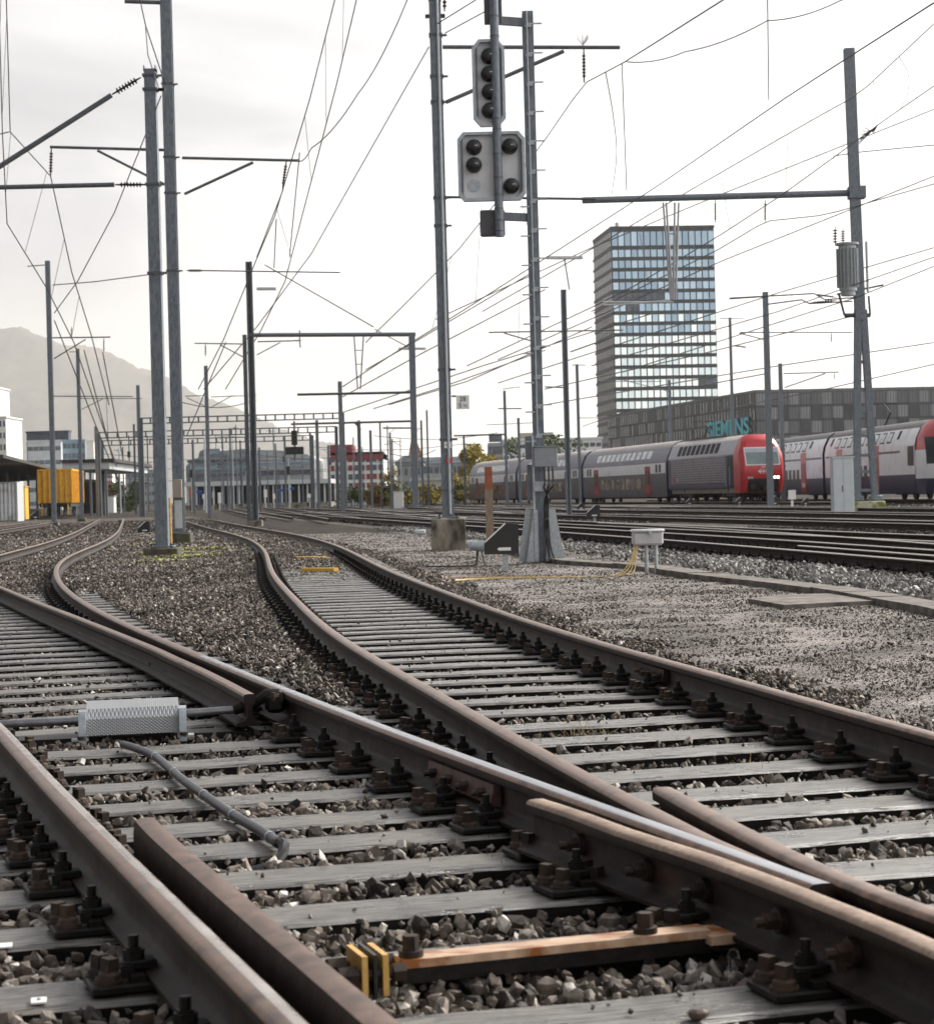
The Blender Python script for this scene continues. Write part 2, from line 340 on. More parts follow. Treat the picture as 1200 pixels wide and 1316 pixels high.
# switch blade and the straight track on the left
bp_ = []
for y, o in ((10.02, -.21), (10.8, -.185), (11.7, -.17), (12.5, -.17), (13.4, -.165), (15.2, -.2), (17.4, -.27), (20.5, -.44), (25.1, -.78)): bp_.append([float(v) for v in SM.off(y, o)])
blade = rail('brown switch blade ending beside the metal cover, lying against the left of the polished rail', crom(bp_, .3)+[Vector((SS.x(y), y)) for y in (30, 36, 45)],
             prof=PBLADE, tops=PTOPB, name='point_rail', cat='switch rail')
rb = rail('rusty left rail of the curving branch track at the far left', spath(SM, 24.5, 130, -GA), [M_RSIDE, M_RTOP])
# fishplates (joint bars) bolted to rails
M_DARK = mk('dark_iron', (.005, .0045, .004), (.016, .012, .010), 22, .5, metal=.1, spec=.25, bump=.3, bscale=70)
M_BOLT = mk('bolt_rust', (.014, .010, .008), (.065, .040, .027), 7, .6, metal=.15, spec=.3, bump=.2, rand=1)
M_BOLTL = mk('bolt_worn', (.25, .24, .22), (.45, .43, .40), 40, .4, metal=.7)
def fishplate(par, S, y0, y1, o, side=-1, mat=None, nb=4):
    m = MB(); pth = spath(S, y0, y1, o); pr = [(side*.012, .035), (side*.045, .04), (side*.05, .06), (side*.042, .085), (side*.04, .112), (side*.012, .112)]
    if side > 0: pr = pr[::-1]
    sweep(m, pth, pr, .03, set(), mi=0)
    f = m.build('fishplate', mat or M_RSIDE, par, loc=-par.location)
    for k in range(nb):
        p = pth[0].lerp(pth[-1], (k+.5)/nb); d = (pth[-1]-pth[0]).normalized(); r = Vector((d.y, -d.x))*side
        q = Vector((p.x+r.x*.04, p.y+r.y*.04, .105)); b = MB()
        b.cyl(q, q+Vector((r.x, r.y, 0))*.028, .019, n=6).cyl(q+Vector((r.x, r.y, 0))*.028, q+Vector((r.x, r.y, 0))*.05, .011, n=8)
        b.build('bolt', M_BOLT, f)
fishplate(r3, SM, 6.95, 7.65, 0, -1, mk('fishplate_red', (.06, .032, .026), (.12, .07, .055), 20, .55, metal=.2))
fishplate(r5, SB, 11.2, 11.7, 0, -1)
# bolts through the wing rail web
for t in (.12, .22, .33, .43, .55, .68):
    i = int(t*(len(wl)-1)); p = wl[i]; d = (wl[i-1]-wl[i+1]).normalized(); r = Vector((-d.y, d.x)) if True else 0
    r = Vector((-1, 0)) if r.x > 0 else r; r.normalize()
    b = MB(); q = Vector((p.x+r.x*.008, p.y+r.y*.008, .105)); rr = Vector((r.x, r.y, 0))
    b.cyl(q, q+rr*.02, .032, n=12).cyl(q+rr*.02, q+rr*.05, .022, n=6).cyl(q+rr*.05, q+rr*.075, .013, n=8)
    b.build('web_bolt', M_BOLT, rwl, loc=-rwl.location)
# ------------------------------------------------------------------ back tracks
FARR = []
def frail(label, pts, y1=None, name='rail'):
    P = [G(px, py, .19) for px, py in pts]; P.sort(key=lambda v: v.y); S = Spl([p.y for p in P], [p.x for p in P]) if len(P) > 2 else None
    pa = [Vector((p.x, p.y)) for p in P]
    pa = crom([pa[0]-(pa[1]-pa[0]).normalized()*.01]+pa[1:], 1.5) if len(pa) > 2 else [pa[0].lerp(pa[1], k/12) for k in range(13)]
    return pa
GB = 'rails of the busy yard tracks behind the gravel path'
MF = [M_RFAR, M_RTOPFAR]
T1R = [Vector([float(v) for v in ST.off(y, GA)]) for y in np.arange(5, 150, 1.0)]
ta = rail('nearest dark rail of the tracks beyond the gravel path, fastened with rows of bolts', spath(ST, 4, 150, 0), MF, group=GB)
tb = rail('second dark rail beyond the gravel path, parallel to the nearest one', T1R, MF, group=GB)
tcg = rail('short guard rail lying between the two nearest rails at the far right', [Vector((float(ST.off(y, .72)[0]), float(ST.off(y, .72)[1]))) for y in np.arange(25, 33, .5)], MF, group=GB, name='guard_rail', cat='guard rail')
for i, (y0, x0, slope, y1, curve) in enumerate(((30, 8.1, -.165, 150, 0), (30, 9.6, -.165, 150, 0), (30, 7.4, -.055, 62, -.0016), (36, 12.6, -.17, 170, 0), (36, 14.1, -.17, 170, 0), (44, 15.7, -.12, 175, -.0003), (44, 17.2, -.12, 175, -.0003),
                                               (50, 21.0, -.14, 180, -.0002), (50, 22.5, -.14, 180, -.0002))):
    pa = [Vector((x0+slope*(y-y0)+curve*(y-y0)**2, y)) for y in np.linspace(y0, y1, 40)]
    rail(['dark rail third from the gravel path, running towards the double deck train', 'dark rail fourth from the gravel path, parallel to its neighbour', 'dark rail crossing over between the first and second yard tracks at the right',
          'thin dark rail fifth from the gravel path, seen almost edge on', 'thin dark rail sixth from the gravel path, seen almost edge on', 'thin rail behind the orange and grey post, seventh from the gravel path',
          'thin rail eighth from the gravel path, right of the white numbered marker', 'rail under the near wheels at the foot of the grey cabinet', 'rail just in front of the parked trains'][i], pa, MF, group=GB)
# rails under the trains (paths are shared with the trains further down)
def trainrail(pts, lab):
    for s, t in ((-.75, 'left'), (.75, 'right')):
        P = []
        for i, p in enumerate(pts):
            d = (Vector(pts[min(i+1, len(pts)-1)])-Vector(pts[max(i-1, 0)])).normalized(); P.append(Vector(p)+Vector((d.y, -d.x))*s)
        rail('%s rail under the %s' % (t, lab), crom(P, 4), MF, group=GB)
LOCO_PATH = [(22.3, 112), (19.2, 131), (16.3, 149), (11.3, 176), (6.3, 202), (1.6, 228), (-5, 262)]
EMU_PATH = [(26.9, 70), (27.0, 104), (25.7, 127), (24.4, 146), (22.0, 172), (18.5, 200)]
trainrail(LOCO_PATH, 'red fronted locomotive'); trainrail(EMU_PATH, 'white double deck train')
for x0, y0, x1, y1, lab in ((-17.6, 57, -26.4, 122, 'near'), (-15.6, 57, -24.7, 122, 'far')):
    rail('rusty rail at the far left edge passing the white container, %s' % ('outer one' if lab == 'near' else 'inner one'), [Vector((x0, y0)).lerp(Vector((x1, y1)), k/8) for k in range(9)], [M_RSIDE, M_RTOP])
for i, (x0, y0, x1, y1) in enumerate(((-6.5, 95, -26, 260), (-5, 95, -24.5, 260), (-1.5, 85, -20, 280), (0, 85, -18.5, 280), (2.2, 100, -14, 300), (3.7, 100, -12.5, 300), (6.5, 100, -9, 300), (8.0, 100, -7.5, 300), (-9.5, 110, -30, 260), (-11, 110, -31.5, 260), (-2, 120, -33, 300), (4.5, 88, -3, 150), (1.0, 75, -8, 150), (10.5, 110, -4, 300), (12, 110, -2.5, 300))):
    rail('thin dark rail in the distance left of the square concrete foundation', [Vector((x0, y0)).lerp(Vector((x1, y1)), k/6) for k in range(7)], MF, group='thin far rails fanning out towards the station')
# ------------------------------------------------------------------ sleepers with their fastenings
def wood_mat(name, a, b, dust):
    m = bpy.data.materials.new(name); m.use_nodes = True; MATS[name] = m; nt = m.node_tree; N = nt.nodes; L = nt.links; p = N['Principled BSDF']
    tc = N.new('ShaderNodeTexCoord'); oi = N.new('ShaderNodeObjectInfo'); sc = N.new('ShaderNodeVectorMath'); sc.operation = 'SCALE'; L.new(oi.outputs['Location'], sc.inputs[0]); sc.inputs['Scale'].default_value = 3.7
    ad = N.new('ShaderNodeVectorMath'); ad.operation = 'ADD'; L.new(tc.outputs['Object'], ad.inputs[0]); L.new(sc.outputs[0], ad.inputs[1])
    def noise(stretch, scale, detail=8, rough=.6):
        mp = N.new('ShaderNodeMapping'); mp.inputs['Scale'].default_value = stretch; L.new(ad.outputs[0], mp.inputs[0]); n = N.new('ShaderNodeTexNoise'); n.inputs['Scale'].default_value = scale; n.inputs['Detail'].default_value = detail; n.inputs['Roughness'].default_value = rough; L.new(mp.outputs[0], n.inputs['Vector']); return n.outputs[0]
    def rng(s, a0, a1, b0=0, b1=1):
        r = N.new('ShaderNodeMapRange'); r.inputs[1].default_value = a0; r.inputs[2].default_value = a1; r.inputs[3].default_value = b0; r.inputs[4].default_value = b1; L.new(s, r.inputs[0]); return r.outputs[0]
    def mix(f, x, y):
        r = N.new('ShaderNodeMix'); r.data_type = 'RGBA'; L.new(f, r.inputs[0])
        for i, v in ((6, x), (7, y)):
            if isinstance(v, tuple): r.inputs[i].default_value = (*v, 1)
            else: L.new(v, r.inputs[i])
        return r.outputs[2]
    g = noise((.8, 26, 10), 5, 10, .7); ck = noise((.45, 13, 2), 4.2, 3, .5); bl = noise((1, 1.5, 1), 3.2, 7, .65); st = noise((1.2, 1.2, 1), 7, 6, .6)
    c = mix(rng(g, .38, .64), a, b); c = mix(rng(bl, .50, .72, 0, .75), c, dust); c = mix(rng(st, .54, .66, 0, .8), c, (.022, .017, .014))
    crack = rng(ck, .478, .497); crack2 = rng(ck, .503, .522, 1, 0); mm = N.new('ShaderNodeMath'); mm.operation = 'MULTIPLY'; L.new(crack, mm.inputs[0]); L.new(crack2, mm.inputs[1])
    c = mix(mm.outputs[0], c, (.006, .005, .005)); L.new(c, p.inputs['Base Color'])
    L.new(rng(bl, .35, .65, .22, .5), p.inputs['Roughness']); p.inputs['Specular IOR Level'].default_value = 1
    h = N.new('ShaderNodeMath'); h.operation = 'SUBTRACT'; L.new(g, h.inputs[0]); L.new(mm.outputs[0], h.inputs[1]); bp = N.new('ShaderNodeBump'); bp.inputs['Strength'].default_value = .7; bp.inputs['Distance'].default_value = .006; L.new(h.outputs[0], bp.inputs['Height']); L.new(bp.outputs[0], p.inputs['Normal']); return m
M_WOOD = wood_mat('weathered_sleeper_wood', (.014, .013, .012), (.21, .198, .18), (.18, .15, .12))
M_CREOSHADE = mk('creosote_and_shade_sleeper_side', (.004, .0035, .003), (.016, .013, .011), 9, .8, spec=.12, stretch=(.7, 16, 6), bump=.4, rand=1)  # creosoted sides, with their shade also put into the near-black colour
M_WOODD = mk('wet_dark_sleeper_wood', (.04, .032, .028), (.12, .10, .088), 7, .3, stretch=(.7, 16, 6), detail=9, bump=.5, dist=.006, rough2=.5, rand=1, spec=.6)
plate_me = {}
def protos():
    m = MB(); m.box((0, 0, .014), (.40, .17, .022), bev=.005)
    m.box((.092, 0, .032), (.035, .15, .018)).box((-.092, 0, .032), (.035, .15, .018))
    p = m.build('baseplate', M_DARK)
    s = MB(); s.cyl((0, 0, .018), (0, 0, .03), .033, n=12).lathe((0, 0, .03), (0, 0, 1), [(0, .028), (.012, .026), (.018, .018)], 10).box((0, 0, .062), (.030, .030, .034), rot=Matrix.Rotation(.5, 3, 'Z'))
    s = s.build('screw_spike', M_BOLT)
    c = MB(); c.box((0, 0, .055), (.085, .06, .022), bev=.004).box((-.035, 0, .035), (.02, .055, .03)).cyl((.008, 0, .06), (.008, 0, .088), .026, n=6).cyl((.008, 0, .088), (.008, 0, .094), .019, n=10).cyl((.008, 0, .09), (.008, 0, .122), .0125, n=8)
    c.box((.03, .036, .045), (.03, .012, .03))
    c = c.build('clamp_bolt', M_DARK)
    f = MB(); f.box((0, 0, .014), (.40, .17, .022)); 
    for sx in (-1, 1):
        for yy in (-.045, .045): f.cyl((sx*.16, yy, .02), (sx*.16, yy, .075), .022, n=5)
        f.box((sx*.085, 0, .05), (.08, .06, .03)).cyl((sx*.08, 0, .06), (sx*.08, 0, .12), .02, n=5)
    f = f.build('baseplate', M_DARK)
    for o in (p, s, c, f): COL.objects.unlink(o)
    return p.data, s.data, c.data, f.data
PL, SP, CB, PF = protos()
def obj(name, me, par, loc, rz=0):
    o = bpy.data.objects.new(name, me); COL.objects.link(o); o.parent = par; o.location = loc; o.rotation_euler = (0, 0, rz); return o
SLEEP = []        # (x, y, heading, half length) for the stones to avoid
def sleeper(x, y, th, l0, l1, rails, label, group, near=True, dark=False, zt=0, light=None):
    """centre line point (x,y); th heading of the track to the left of +Y; spans from -l0 to +l1; rails: list of offsets u with own heading"""
    u = Vector((math.cos(th), math.sin(th))); c = Vector((x, y))+u*((l1-l0)/2); ln = l0+l1
    m = MB(); n = max(2, int(ln/.35)); vs = []; W = .255
    for i in range(n+1):
        t = -ln/2+ln*i/n; j = lambda a: random.uniform(-a, a)
        a, b = W/2+j(.004), W/2+j(.004); zz = j(.003)
        vs += [(t, -a, -.15), (t, -a-.001, -.012+zz), (t, -a+.012, zz), (t, b-.012, zz+j(.002)), (t, b, -.012+zz), (t, b, -.15)]
    fs = [(i*6+k, i*6+(k+1) % 6, i*6+6+(k+1) % 6, i*6+6+k) for i in range(n) for k in range(6)]+[tuple(range(6)), tuple(range(n*6+5, n*6-1, -1))]
    m.add(vs, fs); m.m = [0 if (q < n*6 and q % 6 in (1, 2, 3)) else 1 for q in range(len(fs))]; o = m.build('sleeper', [M_WOODD if dark else M_WOOD, M_CREOSHADE], loc=(c.x, c.y, zt), rotz=th, smooth=30)
    tag(o, label, 'sleeper', group); SLEEP.append((c.x, c.y, th, ln/2))
    for rx, ry, rth in rails:
        dx = Vector((rx-c.x, ry-c.y)); lx = dx.dot(u); ly = dx.dot(Vector((-u.y, u.x)))
        if abs(lx) > ln/2-.05: continue
        a = rth-th
        if near:
            p = obj('baseplate', PL, o, (lx, 0, .001), a)
            for sx in (-1, 1):
                for yy in (-.045, .045): obj('screw_spike', SP, p, (sx*(.163+random.uniform(-.008, .008)), yy, random.uniform(-.006, .006)), random.uniform(0, 3)).rotation_euler[:2] = (random.uniform(-.07, .07), random.uniform(-.07, .07))
                obj('clamp_bolt', CB, p, (sx*.082, 0, 0), 0 if sx > 0 else math.pi)
        else: obj('baseplate', PF, o, (lx, 0, .001), a)
    return o
def hit(S, o, x, y, th):     # where the line through (x,y) along heading th crosses rail S offset o
    u = np.array([math.cos(th), math.sin(th)]); t = 0
    for _ in range(12):
        yy = y+u[1]*t; X = float(S.off(yy, o)[0]); Yo = float(S.off(yy, o)[1]); d = float(S.d(yy))
        # point on rail near, project
        Xr = X+(yy-Yo)*d; t += ((Xr-(x+u[0]*t)))/(u[0]-d*u[1])
    return x+u[0]*t, y+u[1]*t, -math.atan(float(S.d(y+u[1]*t))), t
def pathx(P):
    ysx = [p[1] for p in P]; xsx = [p[0] for p in P]; o = np.argsort(ysx); return Spl(np.array(ysx)[o], np.array(xsx)[o])
WLS, WUS = pathx([wl[i] for i in range(0, len(wl), 4)]), pathx([wu[i] for i in range(0, len(wu), 4)])
TH0 = R(15.5)
rows = [3.55, 4.21, 4.87, 5.56, 6.16, 6.72, 7.21, 7.82]+[7.82+.615*k for k in range(1, 4)]
GN = 'long timber sleepers under the crossing'
for i, Y0 in enumerate(rows):
    Yc = Y0+.132; lab = '%s long timber sleeper up from the bottom edge of the photo, under both joining tracks' % ORD[i]
    if Yc < 4.0: lab = 'dark timber sleeper running out of the bottom right corner, nearest the viewer'
    elif i == 2: lab = 'long timber sleeper partly covered by the yellow painted rod, second nearest in full view'
    rl = []; R1x = hit(SM, -1.478, 0, Yc, TH0); rl.append(R1x)
    a = hit(SM, 0, 0, Yc, TH0)
    if a[1] > 5.3: rl.append(a)
    b = hit(SB, -GA, 0, Yc, TH0)
    if b[1] > 6.9: rl.append(b)
    if Yc < 6.1: rl.append(hit(WLS, 0, 0, Yc, TH0))
    if Yc < 4.6: rl.append(hit(WUS, 0, 0, Yc, TH0))
    e = hit(SB, 0, 0, Yc, TH0); rl.append(e)
    sleeper(0, Yc, TH0, -R1x[3]+.62, e[3]+.48, [r[:3] for r in rl], lab, GN, dark=(i in (2, 3) and False))
def run(S, y0, y1, oL, oR, extL, extR, lab, grp, near_to, zt=0, thf=None, other=None, sp=.6):
    y = y0; k = 0
    while y < y1:
        th = -math.atan(float(S.d(y))) if thf is None else thf(y)
        cx, cy = [float(v) for v in S.off(y, (oL+oR)/2)]
        rl = [hit(S, oL, cx, cy, th), hit(S, oR, cx, cy, th)]
        if other: rl += other(cx, cy, th)
        g = lab(k); sleeper(cx, cy, th, -rl[0][3]+extL(y), rl[1][3]+extR(y), [r[:3] for r in rl], g, grp, near=y < near_to, zt=zt(y) if callable(zt) else zt)
        y += sp*math.cos(th)*1.0; k += 1
NTH = lambda k: ORD[k] if k < 16 else None
last = rows[-1]+.132+.61
def labB(k):
    return ('%s sleeper of the right track counted upwards from the long crossing sleepers' % ORD[k]) if k < 12 else 'narrow looking far sleeper of the right track, in the stretch below the two yellow bars'
run(SB, last+.35, 41, -GA, 0, lambda y: .30+.25*((y*7.3) % 1) if y < 14 else .5, lambda y: .5, labB, 'sleepers of the right track', 17)
def labM(k):
    return ('%s sleeper of the left track counted upwards from the long crossing sleepers' % ORD[k]) if k < 12 else 'far sleeper of the left track beside the switch blade'
def bladehit(cx, cy, th): return []
run(SM, last+.15, 27, -GA, 0, lambda y: .55+max(0, (y-14)*.12), lambda y: .42 if y < 12 else .62, labM, 'sleepers of the left track', 16)
for k, y in enumerate(np.arange(6.2, 62, .6)):
    x, yy = [float(v) for v in ST.off(y, GA/2)]; th = -math.atan(float(ST.d(y)))
    sleeper(x, yy, th, 1.25, 1.25, [(*[float(v) for v in ST.off(y, 0)], th), (*[float(v) for v in ST.off(y, GA)], th)], 'dark sleeper end with bolts under the nearest yard track behind the gravel path', 'sleepers of the nearest yard track', near=False, zt=0)
# ------------------------------------------------------------------ loose stones
def ico(sub):
    bm = bmesh.new(); bmesh.ops.create_icosphere(bm, subdivisions=sub, radius=1); v = np.array([p.co[:] for p in bm.verts]); f = np.array([[q.index for q in p.verts] for p in bm.faces]); bm.free(); return v, f
def rocks(sub, n):      # crushed stone: convex hulls of a few scattered points
    out = []
    for k in range(n):
        q = RNG.normal(size=(15 if sub > 1 else 9, 3)); q /= np.linalg.norm(q, axis=1)[:, None]; q *= RNG.uniform(.78, 1.08, (len(q), 1)); q *= np.array([1, RNG.uniform(.6, .9), RNG.uniform(.45, .75)])
        bm = bmesh.new(); [bm.verts.new(v) for v in q]; r = bmesh.ops.convex_hull(bm, input=bm.verts)
        bmesh.ops.delete(bm, geom=[v for v in bm.verts if not v.link_faces], context='VERTS')
        bm.verts.index_update(); out.append((np.array([v.co[:] for v in bm.verts]), np.array([[v.index for v in f.verts] for f in bm.faces if len(f.verts) == 3]))); bm.free()
    return out
def stone_mat(name, pal):
    m = bpy.data.materials.new(name); m.use_nodes = True; nt = m.node_tree; N = nt.nodes; L = nt.links; p = N['Principled BSDF']
    at = N.new('ShaderNodeAttribute'); at.attribute_name = 'tone'; r = N.new('ShaderNodeValToRGB'); e = r.color_ramp.elements
    e[0].color = (*pal[0], 1); e[1].color = (*pal[-1], 1)
    for i, c in enumerate(pal[1:-1]): k = e.new((i+1)/(len(pal)-1)); k.color = (*c, 1)
    L.new(at.outputs['Fac'], r.inputs[0])
    tc = N.new('ShaderNodeTexCoord'); n = N.new('ShaderNodeTexNoise'); n.inputs['Scale'].default_value = 55; n.inputs['Detail'].default_value = 6; L.new(tc.outputs['Object'], n.inputs['Vector'])
    mr = N.new('ShaderNodeMapRange'); mr.inputs[1].default_value = .3; mr.inputs[2].default_value = .7; mr.inputs[3].default_value = .6; mr.inputs[4].default_value = 1.35; L.new(n.outputs[0], mr.inputs[0])
    s = N.new('ShaderNodeVectorMath'); s.operation = 'SCALE'; L.new(r.outputs[0], s.inputs[0]); L.new(mr.outputs[0], s.inputs['Scale']); L.new(s.outputs[0], p.inputs['Base Color'])
    b = N.new('ShaderNodeBump'); b.inputs['Strength'].default_value = .4; b.inputs['Distance'].default_value = .004; L.new(n.outputs[0], b.inputs['Height']); L.new(b.outputs[0], p.inputs['Normal'])
    p.inputs['Roughness'].default_value = .72; p.inputs['Specular IOR Level'].default_value = .3; MATS[name] = m; return m
M_STONE = stone_mat('ballast_stone', [(.010, .008, .007), (.028, .023, .019), (.070, .056, .047), (.145, .118, .096), (.27, .235, .20), (.60, .57, .52)])
M_STONEG = stone_mat('grey_ballast_stone', [(.03, .029, .028), (.08, .077, .073), (.15, .145, .135), (.26, .25, .235), (.40, .385, .36), (.6, .58, .55)])
def scatter(name, pts, z, size, mat, sub, label, tone, cat='ballast', sink=0):
    n = len(pts)
    if n == 0: return
    q = RNG.normal(size=(n, 4)); q /= np.linalg.norm(q, axis=1)[:, None]; w_, x, y, zz = q.T
    M = np.stack([1-2*(y*y+zz*zz), 2*(x*y-w_*zz), 2*(x*zz+w_*y), 2*(x*y+w_*zz), 1-2*(x*x+zz*zz), 2*(y*zz-w_*x), 2*(x*zz-w_*y), 2*(y*zz+w_*x), 1-2*(x*x+y*y)], 1).reshape(n, 3, 3)
    which = RNG.integers(0, 16, n); VV, FF, TT, off = [], [], [], 0; C3 = np.column_stack([pts, z])
    for k, (v, f) in enumerate(rocks(sub, 16)):
        i = np.where(which == k)[0]
        if not len(i): continue
        V = np.einsum('nij,vj->nvi', M[i]*(size[i]/2)[:, None, None], v)+C3[i][:, None, :]; nv = len(v)
        VV.append(V.reshape(-1, 3)); FF.append((f[None]+(np.arange(len(i))*nv)[:, None, None]).reshape(-1, 3)+off); TT.append(np.repeat(tone[i], nv)); off += nv*len(i)
    V, F_, T_ = np.concatenate(VV), np.concatenate(FF).astype(np.int32), np.concatenate(TT)
    me = bpy.data.meshes.new(name); me.vertices.add(len(V)); me.vertices.foreach_set('co', V.astype(np.float32).ravel())
    me.loops.add(len(F_)*3); me.loops.foreach_set('vertex_index', F_.ravel()); me.polygons.add(len(F_)); me.polygons.foreach_set('loop_start', np.arange(0, len(F_)*3, 3, dtype=np.int32))
    me.update(calc_edges=True); me.shade_flat(); a = me.attributes.new('tone', 'FLOAT', 'POINT'); a.data.foreach_set('value', T_.astype(np.float32))
    me.materials.append(mat); o = bpy.data.objects.new(name, me); COL.objects.link(o); return tag(o, label, cat, kind='stuff')
def dens(y0, y1, d, pad=1.5):       # random points in the view wedge
    A = (y1-y0)*((y0+y1)/2*.50+2*pad); n = int(A*d); y = RNG.uniform(y0, y1, n*2); hw = y*.25+pad; keep = RNG.uniform(0, y1*.25+pad, n*2) < hw; y = y[keep][:n]
    return np.column_stack([RNG.uniform(-1, 1, len(y))*(y*.25+pad), y])
def insleeper(P, pad=.01):
    bad = np.zeros(len(P), bool)
    for (cx, cy, th, hl) in SLEEP:
        if cy > P[:, 1].max()+3 or cy < P[:, 1].min()-3: continue
        dx, dy = P[:, 0]-cx, P[:, 1]-cy; a = dx*math.cos(th)+dy*math.sin(th); b = -dx*math.sin(th)+dy*math.cos(th)
        bad |= (np.abs(a) < hl+pad) & (np.abs(b) < .128+pad)
    return bad
def zone(P):
    x, y = P.T; b5 = SB.x(y); b4 = SB.off(y, -GA)[0]; m3 = SM.x(y); ml = SM.off(y, -GA)[0]; t1 = ST.x(y)
    z = np.zeros(len(P), int)                       # 0 left outside
    z[(x > ml-.6) & (x < m3+.5)] = 1                # track M
    z[(x >= m3+.5) & (x < b4-np.where(y > 10.6, .24, .55))] = 2              # island
    z[(x >= b4-np.where(y > 10.6, .24, .55)) & (x < b5+.35)] = 3             # track B
    sh = b5+.95+.12*np.sin(y*1.7)+.10*np.sin(y*4.1)
    z[(x >= b5+.35) & (x < sh)] = 4; z[(x >= sh) & (x < t1-1.6)] = 5
    z[(x >= t1-1.6) & (x < t1-.1)] = 6; z[x >= t1-.1] = 7
    return z
def hgt(P, zn):
    x, y = P.T; h = np.full(len(P), GZ)
    h[zn == 1] = np.where(y[zn == 1] < 24, GZ+.013, np.clip(GZ+.005+(y[zn == 1]-24)*.02, GZ, .0))
    i = zn == 2; d = np.minimum(x[i]-SM.x(y[i])-.5, SB.off(y[i], -GA)[0]-.55-x[i]); h[i] = GZ+.01+np.clip((y[i]-10.5)*.05, 0, .075)
    i = zn == 3; h[i] = np.clip(GZ+(y[i]-23)*.0052, GZ, .03)
    i = zn == 4; h[i] = GZ+.02
    i = zn == 6; h[i] = GZ+.05
    i = zn == 7; h[i] = GZ+.02
    i = zn == 0; h[i] = GZ+.015
    return h
def lay(y0, y1, d, sz, sub, name, label, spread=.04, zl=(0, 1, 2, 3, 4), mat=None, tm=(.52, .23), avoid=True):
    P = dens(y0, y1, d); zn = zone(P); k = np.isin(zn, zl); P = P[k]; zn = zn[k]
    if avoid and y0 < 42:
        bad = insleeper(P, -.015 if y0 > 12 else .006) & ~((zn == 2) & (P[:, 1] > 11)) & ~((zn == 3) & (P[:, 1] > 25) & (RNG.uniform(0, 1, len(P)) < .3)) & ~((zn == 1) & (P[:, 1] > 19) & (RNG.uniform(0, 1, len(P)) < .3)); P = P[~bad]; zn = zn[~bad]
    n = len(P); s = RNG.lognormal(math.log(sz), .32, n).clip(sz*.5, sz*1.9); z = hgt(P, zn)+RNG.uniform(-.015, spread+.006, n)
    x, y = P.T
    near = np.zeros(n)
    for S, o in ((SM, 0), (SM, -1.478), (SB, -GA), (SB, 0)):      # keep the rails clear of stones
        near = np.maximum(near, (np.abs(x-S.off(y, o)[0]) < .11))
    z = np.where(near > 0, np.minimum(z, GZ+.01), z)
    t = RNG.normal(tm[0], tm[1], n); t += .10*np.sin(x*2.1+y*.7)*np.sin(y*1.3-x)
    t = np.where(zn == 2, t-.02, t); t = np.where(zn == 4, t-.04, t)
    scatter(name, P, z, s, mat or M_STONE, sub, label, np.clip(t, 0, 1))
lay(3.0, 8.0, 1500, .043, 2, 'ballast_stones', 'coarse brown and grey ballast stones between the nearest sleepers', .05)
lay(8.0, 14.0, 1350, .041, 1, 'ballast_stones', 'coarse brown ballast stones between the sleepers in the middle distance', .045)
lay(14.0, 26.0, 1050, .038, 1, 'ballast_stones', 'brown ballast stones heaped between the two diverging tracks', .03)
lay(26.0, 46.0, 430, .046, 1, 'ballast_stones', 'brown grey ballast stones around the mast foundations', .03)
lay(46.0, 75.0, 110, .075, 1, 'ballast_stones', 'far ballast stones along the curving branch track', .03)
lay(8.0, 34.0, 330, .06, 1, 'ballast_stones', 'light grey clean ballast stones between the cable duct and the yard tracks', .06, zl=(6,), mat=M_STONEG, tm=(.5, .22))
lay(75.0, 130.0, 26, .14, 1, 'ballast_stones', 'coarse ballast far down the yard before the station', .02, zl=(0, 1, 2, 3, 4, 7), tm=(.34, .2))
lay(34.0, 75.0, 90, .085, 1, 'ballast_stones', 'light grey ballast along the far edge of the gravel path', .05, zl=(6,), mat=M_STONEG, tm=(.45, .22))
lay(18.0, 60.0, 60, .075, 1, 'ballast_stones', 'dark ballast between the yard rails', .03, zl=(7,), mat=M_STONE, tm=(.25, .15))
def chips(y0, y1, d, sz, sub=1):
    P = dens(y0, y1, d); zn = zone(P); P = P[zn == 5]; n = len(P)
    scatter('gravel_chips', P, np.full(n, GZ+.008), RNG.lognormal(math.log(sz), .45, n).clip(.004, .05), M_STONE, sub, 'small loose stone chips scattered on the gravel path, %s' % ('nearest part' if y0 < 12 else 'middle part' if y0 < 24 else 'far part' if y0 < 40 else 'farthest part'), np.clip(RNG.normal(.42, .2, n), 0, 1), cat='gravel')
chips(7, 14, 1500, .013); chips(14, 24, 650, .017); chips(24, 45, 200, .026); chips(45, 70, 60, .04)

# a few stones lie on top of the sleepers
P = dens(3.3, 22, 34); bad = insleeper(P, -.04); zn = zone(P); P = P[bad & (zn != 2)]; n = len(P); x, y = P.T; ok = np.ones(n, bool)
for S, o in ((SM, 0), (SM, -1.478), (SB, -GA), (SB, 0)): ok &= np.abs(x-S.off(y, o)[0]) > .2
P = P[ok]; n = len(P); scatter('loose_stones', P, np.full(n, .006), RNG.lognormal(math.log(.016), .5, n).clip(.006, .045), M_STONE, 1, 'small stones and crumbs lying on top of the sleepers', np.clip(RNG.normal(.45, .2, n), 0, 1))
